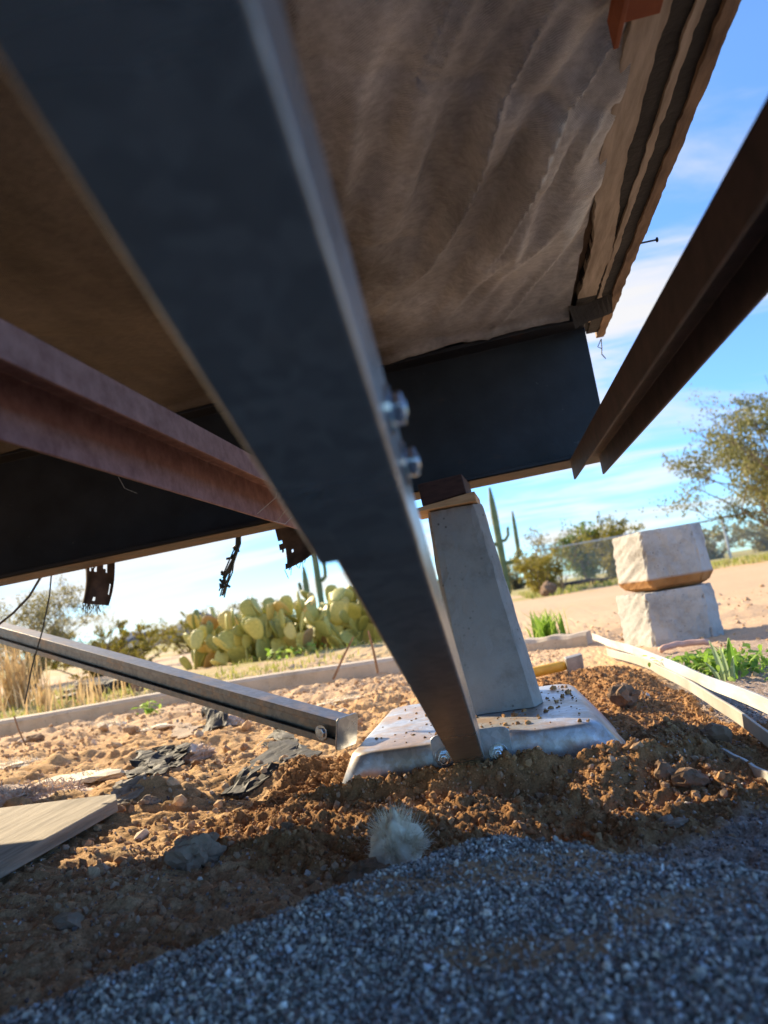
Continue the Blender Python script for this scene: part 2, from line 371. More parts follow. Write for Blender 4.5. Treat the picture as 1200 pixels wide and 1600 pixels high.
def leaf_mat(name, stops, trans=0.35):
    m, nt, b = newmat(name)
    c = ramp(nt, attr(nt, 'rnd'), stops)
    nt.links.new(c, b.inputs['Base Color']); b.inputs['Roughness'].default_value = 0.6
    tr = nt.nodes.new('ShaderNodeBsdfTranslucent'); nt.links.new(c, tr.inputs[0])
    mx = nt.nodes.new('ShaderNodeMixShader'); mx.inputs[0].default_value = trans
    nt.links.new(b.outputs[0], mx.inputs[1]); nt.links.new(tr.outputs[0], mx.inputs[2])
    nt.links.new(mx.outputs[0], nt.nodes['Material Output'].inputs[0])
    return m
M_CREO = leaf_mat('creosote leaf', [(0, (0.10, 0.115, 0.035)), (0.5, (0.20, 0.20, 0.06)), (1, (0.36, 0.33, 0.12))])
M_YBUSH = leaf_mat('yellow green leaf', [(0, (0.13, 0.13, 0.015)), (0.5, (0.27, 0.23, 0.025)), (1, (0.42, 0.34, 0.05))])
M_OLIVE = leaf_mat('grey olive leaf', [(0, (0.14, 0.13, 0.05)), (0.5, (0.27, 0.24, 0.09)), (1, (0.42, 0.37, 0.17))])
M_GREEN = leaf_mat('green leaf', [(0, (0.08, 0.13, 0.02)), (0.5, (0.15, 0.22, 0.035)), (1, (0.28, 0.33, 0.06))])
M_WEED = leaf_mat('fresh weed leaf', [(0, (0.16, 0.30, 0.03)), (0.5, (0.27, 0.44, 0.06)), (1, (0.42, 0.55, 0.12))], 0.45)
M_PALE = leaf_mat('pale weed blade', [(0, (0.40, 0.50, 0.25)), (1, (0.55, 0.63, 0.38))], 0.35)
M_GRASS = leaf_mat('sparse grass', [(0, (0.22, 0.27, 0.05)), (0.55, (0.38, 0.38, 0.10)), (1, (0.55, 0.45, 0.22))], 0.4)
M_STRAW = leaf_mat('straw grass', [(0, (0.42, 0.28, 0.13)), (1, (0.66, 0.50, 0.28))], 0.35)

def pad_mat():
    m, nt, b = newmat('prickly pear skin')
    oi = nt.nodes.new('ShaderNodeObjectInfo')
    c = ramp(nt, oi.outputs['Random'], [(0, (0.20, 0.22, 0.06)), (0.35, (0.40, 0.40, 0.11)), (0.75, (0.58, 0.52, 0.15)), (0.93, (0.62, 0.46, 0.16)), (0.97, (0.42, 0.26, 0.11)), (1, (0.34, 0.22, 0.11))])
    n = ramp(nt, nnoise(nt, 12, 5), [(0.3, (0.75, 0.78, 0.7)), (0.7, (1.15, 1.12, 1.1))])
    c = mixc_(nt, 1.0, c, n, 'MULTIPLY')
    v = nt.nodes.new('ShaderNodeTexVoronoi'); v.inputs['Scale'].default_value = 42
    t = nt.nodes.new('ShaderNodeTexCoord'); nt.links.new(t.outputs['Object'], v.inputs['Vector'])
    sp = ramp(nt, v.outputs['Distance'], [(0.12, (1, 1, 1)), (0.22, (0, 0, 0))])
    c = mixc_(nt, mixc_(nt, 1.0, sp, (0.6, 0.6, 0.6), 'MULTIPLY'), c, (0.55, 0.48, 0.30))
    nt.links.new(c, b.inputs['Base Color']); b.inputs['Roughness'].default_value = 0.55
    return m
M_PAD = pad_mat()
M_SAG = simple('saguaro skin', (0.10, 0.13, 0.05), (0.19, 0.22, 0.10), 3, 0.7, 0, 0.3, 0.01)

def cloth_mat():
    m, nt, b = newmat('woven belly sheet')
    big = nnoise(nt, 3.0, 7, 0.6, stretch=(1.8, 0.7, 1, math.radians(17)))
    fine = nnoise(nt, 95, 6, 0.72, stretch=(0.8, 1.25, 1, math.radians(38)))
    c = ramp(nt, big, [(0.3, (0.16, 0.155, 0.15)), (0.47, (0.44, 0.43, 0.42)), (0.66, (0.74, 0.725, 0.70))])
    c = mixc_(nt, 0.4, c, ramp(nt, fine, [(0.35, (0.5, 0.49, 0.48)), (0.62, (1.3, 1.3, 1.3))]), 'MULTIPLY')
    # painted shade: the sheet's colour darkens beyond the brace along a noisy edge
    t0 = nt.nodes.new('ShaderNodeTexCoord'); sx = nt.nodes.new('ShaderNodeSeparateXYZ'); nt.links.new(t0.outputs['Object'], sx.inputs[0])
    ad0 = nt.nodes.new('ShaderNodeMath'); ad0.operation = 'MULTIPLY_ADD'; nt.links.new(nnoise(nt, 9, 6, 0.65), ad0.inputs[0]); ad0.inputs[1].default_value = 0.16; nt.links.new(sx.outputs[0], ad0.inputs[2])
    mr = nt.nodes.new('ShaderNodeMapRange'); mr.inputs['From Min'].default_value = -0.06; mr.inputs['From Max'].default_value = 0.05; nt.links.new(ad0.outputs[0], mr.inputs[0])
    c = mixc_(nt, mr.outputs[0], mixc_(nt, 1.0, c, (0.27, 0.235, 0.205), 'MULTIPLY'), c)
    nt.links.new(c, b.inputs['Base Color']); b.inputs['Roughness'].default_value = 0.5; b.inputs['Specular IOR Level'].default_value = 0.45
    t = nt.nodes.new('ShaderNodeTexCoord')
    def wave(rot, sc):
        mp = nt.nodes.new('ShaderNodeMapping'); mp.inputs['Rotation'].default_value = (0, 0, rot); nt.links.new(t.outputs['Object'], mp.inputs[0])
        wv = nt.nodes.new('ShaderNodeTexWave'); wv.inputs['Scale'].default_value = sc; wv.inputs['Distortion'].default_value = 0.15; wv.inputs['Detail'].default_value = 2
        nt.links.new(mp.outputs[0], wv.inputs['Vector']); return wv.outputs['Fac']
    w1 = wave(math.radians(38), 160); w2 = wave(math.radians(128), 160)
    ad = nt.nodes.new('ShaderNodeMath'); ad.operation = 'ADD'; nt.links.new(w1, ad.inputs[0]); nt.links.new(w2, ad.inputs[1])
    crk = nnoise(nt, 170, 5, 0.7, stretch=(0.75, 1.3, 1, math.radians(38)))
    mu = nt.nodes.new('ShaderNodeMath'); mu.operation = 'MULTIPLY_ADD'; nt.links.new(crk, mu.inputs[0]); mu.inputs[1].default_value = 2.2; nt.links.new(ad.outputs[0], mu.inputs[2])
    bump(nt, b, mu.outputs[0], 0.45, 0.0012)
    return m
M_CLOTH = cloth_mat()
def flap_mat():
    m, nt, b = newmat('tattered felt')
    nt.links.new(ramp(nt, nnoise(nt, 40, 4), [(0.3, (0.02, 0.015, 0.013)), (0.7, (0.085, 0.055, 0.042))]), b.inputs['Base Color'])
    b.inputs['Roughness'].default_value = 0.9
    return m
M_FLAP = flap_mat()

# ------------------------------------------------------------------ ground
GX = [-0.60, -0.50, -0.39, -0.315, -0.213, -0.128, -0.038, 0.082, 0.167, 0.30, 0.5]
GY = [0.35, 0.42, 0.50, 0.56, 0.65, 0.72, 0.775, 0.69, 0.63, 0.58, 0.5]
DUST = [(.02, .60, .10, .035), (-.13, .58, .05, .02), (.13, .52, .10, .03), (-.02, .47, .07, .02)]
def dust_m(x, y):
    d = 1.15*sum(np.exp(-(((x-a)/c)**2 + ((y-b_)/e)**2)) for a, b_, c, e in DUST) + .55*fbm(x*16, y*22, 4, 71)
    return sstep(.30, .62, d)
def gravel_d(x, y):
    return np.interp(x, GX, GY) - y + 0.034 * fbm(x*13, y*13, 4, 5)
def ell(x, y, cx, cy, rx, ry):
    return np.exp(-(((x-cx)/rx)**2 + ((y-cy)/ry)**2))
def dug_mask(x, y):
    d = (1.3*ell(x,y,-.02,.86,.26,.13) + 1.0*ell(x,y,-.24,.92,.16,.10) + 1.2*ell(x,y,.2,1.15,.12,.30) + 1.3*ell(x,y,.16,1.65,.15,.36) + .8*ell(x,y,-.36,1.12,.10,.16))
    d = d + 0.5*fbm(x*9, y*9, 4, 21)
    return sstep(0.38, 0.62, d)
def base_h(x, y):
    h = 0.016 * fbm(x*1.7, y*1.7, 4, 3)
    h = h + 0.049*ell(x,y,-.05,.968,.24,.028) + .012*ell(x,y,-.05,.90,.24,.07) + 0.020*ell(x,y,-.27,.90,.10,.08) + 0.034*ell(x,y,.20,1.06,.06,.12) + 0.024*ell(x,y,.09,.93,.06,.04) + 0.018*ell(x,y,.17,.94,.04,.03) + 0.042*ell(x,y,.22,1.62,.09,.26) + 0.03*ell(x,y,.08,1.75,.1,.12)
    h = h - 0.035*ell(x,y,.015,.815,.05,.035) - 0.012*ell(x,y,.06,1.0,.05,.06)
    h = h + 0.042*sstep(0.0, 0.11, gravel_d(x, y))
    h = h + 0.022*ell(x,y,-.55,1.3,.12,.10) + 0.025*ell(x,y,-.40,1.22,.10,.05) + 0.02*ell(x,y,-.8,1.7,.2,.12) + 0.02*ell(x,y,-.68,1.2,.1,.06)
    h = h + 0.03*sstep(2.85, 3.1, y)*np.exp(-((y-3)/6)**2)
    h = h + 0.25*fbm(x*.05, y*.05, 3, 8)*sstep(10, 60, np.hypot(x, y))
    # the pan's bed and the rail's trench stay clear
    inpan = sstep(-.30, -.27, x)*sstep(.14, .11, x)*sstep(.975, 1.0, y)*sstep(1.44, 1.40, y)
    return h*(1-inpan) + np.minimum(h, 0.022)*inpan
def full_h(x, y):
    h = base_h(x, y); dug = dug_mask(x, y); g = sstep(-0.01, 0.04, gravel_d(x, y))
    near = sstep(7, 3.2, y)
    d1, r1 = worley(x*26, y*26, 3); d2, r2 = worley(x*62, y*62, 9)
    lump = np.sqrt(np.clip(1 - (d1/0.62)**2, 0, 1))*0.006*np.clip(r1-.3, 0, 1)*1.4 + np.sqrt(np.clip(1 - (d2/0.6)**2, 0, 1))*0.0045*(0.1 + r2)
    h = h + lump*dug*(1-g) + 0.0065*fbm(x*18, y*18, 5, 13, .55)*(0.6+.6*dug) + .006*fbm(x*70, y*70, 3, 14, .65)*dug*(1-g)
    d3, r3 = worley(x*17 + 3, y*17, 15)
    dry = (1-dug)*(1-g)*near*sstep(0.1, -0.25, x - 0.05*y)*(.25 + .75*sstep(.85, 1.15, y))
    h = h + dry*(np.sqrt(np.clip(1 - (d3/0.5)**2, 0, 1))*0.016*np.clip(r3-0.5, 0, 1)*1.6 + (0.010 + .010*sstep(1.25, 1.6, y))*fbm(x*9, y*12, 5, 31, .58) + 0.006*np.abs(fbm(x*40, y*40, 3, 41)))
    h = h + near*(1-g)*(0.0055*fbm(x*85, y*85, 3, 55, .7) + .010*sstep(1.3, .9, y)*fbm(x*12 - y*10, y*48 + x*10, 4, 56, .6))
    inpan = sstep(-.285, -.265, x)*sstep(.125, .105, x)*sstep(1.0, 1.015, y)*sstep(1.42, 1.405, y)
    return h*(1-inpan) + np.minimum(h, 0.03)*inpan
def axis(segs, lo_far, hi_far):
    a = []
    for s0, s1, st in segs: a += list(np.arange(s0, s1, st))
    a.append(segs[-1][1]); st = segs[0][2]; p = segs[0][0]; lo = []
    while p > lo_far: st *= 1.22; p -= st; lo.append(p)
    st = segs[-1][2]; p = segs[-1][1]; hi = []
    while p < hi_far: st *= 1.17; p += st; hi.append(p)
    return np.array(lo[::-1] + a + hi)
xs = axis([(-2.4, -1.1, .014), (-1.1, -.5, .0065), (-.5, .40, .0036), (.40, 1.3, .012)], -900, 900)
ys = axis([(-.6, .25, .03), (.25, .5, .0055), (.5, 1.1, .0034), (1.1, 1.4, .005), (1.4, 2.0, .008), (2.0, 3.4, .016)], -120, 1500)
X, Y = np.meshgrid(xs, ys); Z = full_h(X, Y)
nx, ny = len(xs), len(ys)
idx = np.arange(nx*ny).reshape(ny, nx)
F = np.stack([idx[:-1,:-1], idx[:-1,1:], idx[1:,1:], idx[1:,:-1]], -1).reshape(-1, 4)
dugm = dug_mask(X, Y)
gm = sstep(-0.02, 0.03, gravel_d(X, Y))
rgrit = sstep(.0, .10, X + .16*fbm(X*4, Y*4, 3, 60) - .1*(1-Y)) * sstep(1.9, 1.4, Y - .7*sstep(.3, .4, X)) * (1-dugm)
shade_grit = sstep(.98, .8, Y + .12*fbm(X*6, Y*6, 4, 62)) * 0.14*(1-dugm)
dust = dust_m(X, Y)
gm = np.clip(np.maximum(np.maximum(gm*(1-.75*dust), .85*rgrit), shade_grit), 0, 1)
nfar = fbm(X*.8, Y*.8, 4, 80)
grass = sstep(2.95, 3.1, Y)*sstep(6.8, 5.6, Y + 1.2*nfar)*sstep(-.2, -.5, X)*(.45 + .9*nfar)
strip = sstep(12.5, 13.5, Y + 3*nfar)*sstep(16.5, 15.5, Y + 3*nfar)*.75 + sstep(18.5, 20, Y + 3*nfar)*.8
grass = np.clip(grass + strip, 0, 1)
farm = sstep(1.9, 2.6, Y)*(1-dugm)*.75
mask = np.stack([dugm.ravel(), gm.ravel(), grass.ravel(), np.ones(nx*ny)], -1)
ground = np_mesh('ground', np.stack([X.ravel(), Y.ravel(), Z.ravel()], -1), F, M_GROUND, {'mask': mask, 'far': farm.ravel()})
tag(ground, 'bare desert dirt with dug orange soil, dusty yard and green strips far off', kind='structure')
def hz_(x, y): return float(full_h(np.array([x], float), np.array([y], float))[0])

# ------------------------------------------------------------------ scattered stones
def ico(sub, seed, amp, flat=1.0):
    bm = bmesh.new(); bmesh.ops.create_icosphere(bm, subdivisions=sub, radius=1.0)
    r = random.Random(seed); k = [Vector((r.uniform(-1,1), r.uniform(-1,1), r.uniform(-1,1))).normalized() for _ in range(7)]
    a = [r.uniform(-amp, amp) for _ in range(7)]
    for v in bm.verts:
        n = v.co.normalized(); s = 1 + sum(a[i]*max(0, n.dot(k[i]))**2 for i in range(7)) + r.uniform(-amp, amp)*.35
        v.co = n*s; v.co.z *= flat
    vs = np.array([v.co[:] for v in bm.verts]); bm.verts.ensure_lookup_table()
    fs = np.array([[v.index for v in f.verts] for f in bm.faces]); bm.free(); return vs, fs
def rotmats(n, tilt=1.0):
    a = RNG.uniform(0, 2*np.pi, n); b = RNG.normal(0, tilt, n); c = RNG.normal(0, tilt, n)
    ca, sa, cb, sb, cc, sc = np.cos(a), np.sin(a), np.cos(b), np.sin(b), np.cos(c), np.sin(c); o = np.zeros(n); i = np.ones(n)
    Rz = np.stack([ca,-sa,o,sa,ca,o,o,o,i], -1).reshape(n,3,3); Ry = np.stack([cb,o,sb,o,i,o,-sb,o,cb], -1).reshape(n,3,3)
    Rx = np.stack([i,o,o,o,cc,-sc,o,sc,cc], -1).reshape(n,3,3)
    return Rz @ Ry @ Rx
def mass(name, bases, P, Sc, R, mat, rnd=None, smooth=True):
    n = len(P); pick = RNG.integers(0, len(bases), n); V_, F_, A_ = [], [], []; off = 0
    rnd = RNG.uniform(0, 1, n) if rnd is None else rnd
    for b, (bv, bf) in enumerate(bases):
        s = np.where(pick == b)[0]
        if not len(s): continue
        v = (bv[None]*Sc[s][:, None, :]) @ R[s].transpose(0, 2, 1) + P[s][:, None, :]
        V_.append(v.reshape(-1, 3)); F_.append((bf[None] + (np.arange(len(s))*len(bv))[:, None, None] + off).reshape(-1, bf.shape[1]))
        A_.append(np.repeat(rnd[s], len(bv))); off += len(s)*len(bv)
    return np_mesh(name, np.concatenate(V_), np.concatenate(F_), mat, {'rnd': np.concatenate(A_)}, smooth)
def hull(seed):
    r = random.Random(seed); bm = bmesh.new()
    for k in range(9):
        v = Vector((r.gauss(0, 1), r.gauss(0, 1), r.gauss(0, 1))).normalized()*r.uniform(.8, 1.15); bm.verts.new((v.x, v.y*.85, v.z*.75))
    bmesh.ops.convex_hull(bm, input=bm.verts[:]); bmesh.ops.triangulate(bm, faces=bm.faces[:])
    for v in [v for v in bm.verts if not v.link_faces]: bm.verts.remove(v)
    bm.verts.index_update(); vs = np.array([v.co[:] for v in bm.verts]); fs = np.array([[v.index for v in f.verts] for f in bm.faces]); bm.free(); return vs, fs
ANG = [hull(100+i) for i in range(9)]
RND = [ico(2, 200+i, .42, .8) for i in range(7)]
RNS = [ico(1, 300+i, .40, .8) for i in range(7)]
def scatter(n, x0, x1, y0, y1, keep):
    x = RNG.uniform(x0, x1, n); y = RNG.uniform(y0, y1, n); k = RNG.uniform(0, 1, n) < keep(x, y); return x[k], y[k]
def on_ground(x, y, s, sink=.25): return np.stack([x, y, full_h(x, y) + s*(1-2*sink)*.6], -1)

x, y = scatter(112000, -.48, .38, .30, .83, lambda x, y: sstep(-.004, .012, gravel_d(x, y))*(1-.78*dust_m(x, y)))
s = RNG.gamma(2.6, .00036, len(x)) + .0005
tag(mass('gravel', ANG, on_ground(x, y, s, .2), s[:,None]*RNG.uniform(.7, 1.3, (len(x),3)), rotmats(len(x)), M_GRAVEL, smooth=False), 'blue grey crushed gravel heap nearest the lens', kind='stuff')
x, y = scatter(46000, -.70, .45, .36, 1.45, lambda x, y: .9*dust_m(x, y)*sstep(.0, .02, gravel_d(x, y)) + (1-sstep(-.01, .02, gravel_d(x, y)))*np.clip(sstep(-.02, .12, x + .1*fbm(x*4, y*4, 3, 60) - .1*(1-y)) + .16, 0, 1)*(1-.8*dug_mask(x, y)))
s = RNG.gamma(3, .00036, len(x)) + .0004
tag(mass('granite_grit', ANG, on_ground(x, y, s, .3), s[:,None]*RNG.uniform(.7, 1.3, (len(x),3)), rotmats(len(x)), M_GRIT, smooth=False), 'fine pinkish grey granite grit over the shaded dirt', kind='stuff')
def notpan(x, y): return 1-((x > -.29) & (x < .14) & (y > .985) & (y < 1.44))
x, y = scatter(46000, -.5, .42, .74, 1.95, lambda x, y: dug_mask(x, y)*notpan(x, y))
s = RNG.gamma(1.2, .00075, len(x)) + .0006; s = np.minimum(s, .0055)
tag(mass('soil_clods', RNS, on_ground(x, y, s, .35), s[:,None]*RNG.uniform(.75, 1.25, (len(x),3)), rotmats(len(x)), M_CLOD, smooth=False), 'crumbly orange brown clods of freshly dug soil', kind='stuff')
x, y = scatter(14000, -2.2, .3, .8, 2.8, lambda x, y: (1-dug_mask(x, y))*notpan(x, y)*sstep(.1, -.2, x - .05*y)*(.25 + .9*np.clip(fbm(x*5, y*5, 3, 77)+.3, 0, 1)))
s = RNG.gamma(1.3, .0022, len(x)) + .001; s = np.minimum(s, .016)
tag(mass('dry_crumbs', RNS, on_ground(x, y, s, .4), s[:,None]*RNG.uniform(.7, 1.3, (len(x),3)), rotmats(len(x)), M_DRYCLOD, smooth=False), 'pale dry dirt crumbs and pebbles lying in the sun', kind='stuff')
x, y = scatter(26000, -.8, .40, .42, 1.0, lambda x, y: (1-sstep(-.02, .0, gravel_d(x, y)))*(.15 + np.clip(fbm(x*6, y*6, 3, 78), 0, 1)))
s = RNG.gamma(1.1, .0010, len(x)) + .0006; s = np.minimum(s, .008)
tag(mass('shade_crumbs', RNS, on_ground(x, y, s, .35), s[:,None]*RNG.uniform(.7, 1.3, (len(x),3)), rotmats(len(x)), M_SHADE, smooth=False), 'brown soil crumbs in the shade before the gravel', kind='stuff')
x, y = scatter(2600, .36, 2.6, 1.6, 5.5, lambda x, y: .8*sstep(5.5, 2.0, y))
s = RNG.gamma(2, .002, len(x)) + .0015
tag(mass('yard_gravel', ANG, on_ground(x, y, s, .3), s[:,None]*RNG.uniform(.7, 1.3, (len(x),3)), rotmats(len(x)), M_DRYCLOD, smooth=False), 'tan yard gravel around the concrete blocks', kind='stuff')

# ------------------------------------------------------------------ hills
def hill(name, x0, x1, y, hgt, seed, label):
    n = 90; t = np.linspace(0, 1, n); x = x0 + (x1-x0)*t
    top = hgt*np.sin(np.pi*t)**.6*(.75 + .9*fbm(t*5, t*0, 4, seed)); top = np.maximum(top, 0)
    rows = []
    for k, (dy, fz) in enumerate([(-120, 0), (-70, .45), (-30, .8), (0, 1.0), (60, .6), (140, 0)]):
        rows.append(np.stack([x, np.full(n, y+dy) + 12*fbm(t*20, t*0+k, 3, seed+k), top*fz*(1+.12*fbm(t*30, t*0+k*3, 3, seed+9)) - 2], -1))
    v = np.concatenate(rows); i = np.arange(6*n).reshape(6, n)
    f = np.stack([i[:-1,:-1], i[:-1,1:], i[1:,1:], i[1:,:-1]], -1).reshape(-1, 4)
    return tag(np_mesh(name, v, f, M_HILL), label, kind='structure')
hill('hill', -560, -285, 900, 40, 4, 'dark blue hill on the horizon behind the prickly pear')
hill('hill', -1150, -780, 1000, 26, 7, 'low dark ridge on the horizon behind the creosote')

# ------------------------------------------------------------------ mobile home
SL = 0.0235                                   # the floor is a little out of level
def zt(x, z): return z + SL*x
home = tag(empty('mobile_home', (0, 0, .735)), 'underside of a raised mobile home with black steel beam and sagging belly sheet', 'mobile home')
def ibeam(name, y, x0, x1):
    b = MB(); hw, ft, wt = .05, .008, .006; zb, ztop = .466, .724
    prof = [(-hw,zb),(hw,zb),(hw,zb+ft),(wt,zb+ft),(wt,ztop-ft),(hw,ztop-ft),(hw,ztop),(-hw,ztop),(-hw,ztop-ft),(-wt,ztop-ft),(-wt,zb+ft),(-hw,zb+ft)]
    d = Vector((1, 0, SL))
    b.prism(prof, (x0, y, SL*x0), (0,1,0), (0,0,1), d, x1-x0)
    return b.build(name, M_BEAM, home, bevel=.0012, seg=2)
ibeam('chassis_beam', 1.34, -4.0, .245)
ibeam('chassis_beam', -.52, -4.0, .245)
b = MB(); b.prism([(-.0495,.4655),(.0495,.4655),(.0495,.4658),(-.0495,.4658)], (-4, 1.34, SL*-4-.0012), (0,1,0), (0,0,1), Vector((1,0,SL)), 4.24); b.build('brown_underside', M_BEAMBROWN, home)  # thin mottled brown strip along the whole underside of the bottom flange

# belly sheet: sagging, with folds that fan out from the corner by the beam end
YF0, YF1 = -0.58, 1.43  # near floor edge shortened behind the camera to let skylight into the foreground
xs2 = np.concatenate([np.arange(-4, -1.3, .05), np.arange(-1.3, .216, .006)]); ys2 = np.concatenate([np.arange(YF0, .25, .03), np.arange(.25, YF1, .006)])
X2, Y2 = np.meshgrid(xs2, ys2)
ca_ = X2*.955 + Y2*.297; al_ = -X2*.297 + Y2*.955
warp = .05*fbm(al_*2.2, ca_*2, 3, 89)
rd = 1 - np.abs(fbm((ca_+warp)*13 + al_*1.2, al_*1.5, 3, 90, .5))*4.2
amp = .032*np.exp(-(((X2-.11)/.13)**2 + ((Y2-.84)/.30)**2)) + .006*np.exp(-(((X2+.1)/.25)**2 + ((Y2-.8)/.5)**2))
fold = np.clip(rd, -.4, 1)
u_ = X2*.86 + Y2*.5; v_ = -X2*.5 + Y2*.86
Z2 = .738 + SL*X2 - amp*fold - .010*np.abs(fbm(u_*2.2, v_*7, 4, 92)) - .006*fbm(X2*9, Y2*4, 4, 93) - .0008*fbm(u_*60, v_*40, 3, 94) - .0008*fbm(X2*90, Y2*90, 2, 95)
Z2 = Z2 - .006*np.exp(-((Y2-1.22)/.07)**2)
Z2 = Z2 - .014*np.exp(-((Y2-1.285)/.012)**2)
Z2 = np.where(np.abs(Y2-1.34) < .054, np.maximum(Z2, .727 + SL*X2), Z2)
i2 = np.arange(X2.size).reshape(X2.shape)
F2 = np.stack([i2[:-1,:-1], i2[1:,:-1], i2[1:,1:], i2[:-1,1:]], -1).reshape(-1, 4)
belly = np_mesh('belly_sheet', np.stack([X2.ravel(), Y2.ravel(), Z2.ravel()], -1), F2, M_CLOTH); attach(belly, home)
def rough_strip(name, x0, x1, z0, z1, y0, y1, mat, seed, amp=.004, st=.02, wob=0.0):
    b = MB(); n = int((y1-y0)/st); y = np.linspace(y0, y1, n)
    wx = wob*fbm(y*1.8, y*0+seed*.37, 3, seed)
    e0 = x0 + wx + amp*(.35*fbm(y*5, y*0, 2, seed) + .5*fbm(y*45, y*0, 3, seed+31)); e1 = x1 + wx + amp*(.35*fbm(y*5, y*0+5, 2, seed+1) + .5*fbm(y*45, y*0, 3, seed+37)); zb = z0 + amp*.5*fbm(y*9, y*0+9, 3, seed+2)
    v = []
    for k in range(n): v += [(e0[k], y[k], zb[k]+SL*.25), (e1[k], y[k], zb[k]+SL*.25), (e1[k], y[k], z1+SL*.25), (e0[k], y[k], z1+SL*.25)]
    f = []
    for k in range(n-1):
        a = 4*k
        f += [(a,a+1,a+5,a+4),(a+1,a+2,a+6,a+5),(a+2,a+3,a+7,a+6),(a+3,a,a+4,a+7)]
    f += [(0,3,2,1), (4*n-4,4*n-3,4*n-2,4*n-1)]
    b.add(v, f); return b.build(name, mat, home)
rough_strip('lath_strip', .206, .238, .729, .745, YF0, 1.22, M_LATH, 5, .006, .004, .03)
rough_strip('felt_band', .226, .262, .7355, .748, YF0, 1.42, M_TAR, 8, .008, .004)
rough_strip('lath_strip', .259, .267, .732, .746, YF0, 1.36, M_LATH, 11, .005, .004)
rough_strip('felt_band', .263, .287, .7345, .747, YF0, 1.43, M_TAR, 14, .006, .004)
rough_strip('rim_board', .285, .301, .730, .86, YF0, 1.46, M_RIM, 17, .005, .004)
b = MB(); b.box((.178, .30, .722), (.222, .585, .7285)); b.box((.178, .30, .722), (.183, .585, .70)); b.build('rusty_bracket', M_ORUST, home, bevel=.001)
b = MB(); b.box((-4, YF0, .755), (.262, 1.43, .86)); fl = b.build('floor_deck', M_RIM, home)
b = MB(); b.box((-4, 1.432, .70), (.262, 1.46, .86)); b.build('rim_board', M_RIM, home)
b = MB(); b.box((.262, YF0, .862), (.300, 1.46, 2.9)); b.build('wall_panel', M_WALL, home)
b = MB(); b.box((-4, 1.432, .862), (.254, 1.46, 2.9)); b.build('wall_panel', M_WALL, home)
# wrinkled corner piece where the sheet ends above the beam
b = MB(); v = []
for k in range(10):
    t = k/9; v += [(.208+.075*t, 1.24+.010*math.sin(t*4), .735-.002*math.sin(t*6)), (.22+.07*t, 1.285, .705+.018*t+.002*math.sin(t*5))]
b.add(v, [(2*k, 2*k+2, 2*k+3, 2*k+1) for k in range(9)]); b.build('felt_corner', M_TAR, home)
# nails and frays along the rim
def nail(p, d, ln):
    b = MB(); p = Vector(p); d = Vector(d).normalized(); b.tube([p, p+d*ln], .0014, 6); b.tube([p+d*ln, p+d*(ln+.0015)], .004, 8); return b.build('nail', M_WIRE, home)
nail((.299, 1.07, .742), (1, .1, .03), .028)
b = MB(); b.tube([(.294,1.45,.730), (.292,1.452,.712), (.290,1.456,.70), (.297,1.46,.69)], .0011, 5); b.tube([(.294,1.45,.730), (.284,1.45,.715), (.291,1.45,.71)], .001, 5); b.build('fray', M_WIRE, home)

M_WEB = simple('cobweb thread', (0.5, 0.46, 0.40), (0.7, 0.66, 0.6), 30, 0.7)
for pts in ([(-.62,1.285,.60),(-.60,1.28,.57),(-.55,1.285,.545),(-.48,1.28,.54)], [(-.70,1.283,.60),(-.69,1.284,.575),(-.665,1.284,.56)], [(-.29,.98,.459),(-.30,1.0,.447),(-.335,1.01,.43)], [(-.288,1.08,.458),(-.31,1.09,.443),(-.34,1.12,.43)], [(-.345,1.1,.43),(-.33,1.13,.424),(-.30,1.15,.452)]):
    b = MB(); b.tube(pts, .0005, 4); b.build('cobweb', M_WEB, home)

# open channel outriggers
def outrigger(mat, x0, x1, zb0, zb1, ztop, y0, y1, label=None):
    b = MB(); t = .0035
    prof = [(x0, zb0), (x0+t, zb0), (x0+t, ztop-t), (x1-t, ztop-t), (x1-t, zb1), (x1, zb1), (x1, ztop), (x0, ztop)]
    b.prism(prof, (0, y0, 0), (1,0,0), (0,0,1), (0,1,0), y1-y0)
    o = b.build('outrigger', mat, home, bevel=.0008, seg=2)
    if label: o['label'] = label
    return o
outrigger(M_DRUST, .165, .219, .432, .432, .469, -.45, 1.288, 'dark rusted outrigger channel beside the blue sky')
outrigger(M_RUST, -.345, -.288, .428, .458, .487, -.45, 1.288, 'red rusted outrigger channel under the belly sheet')

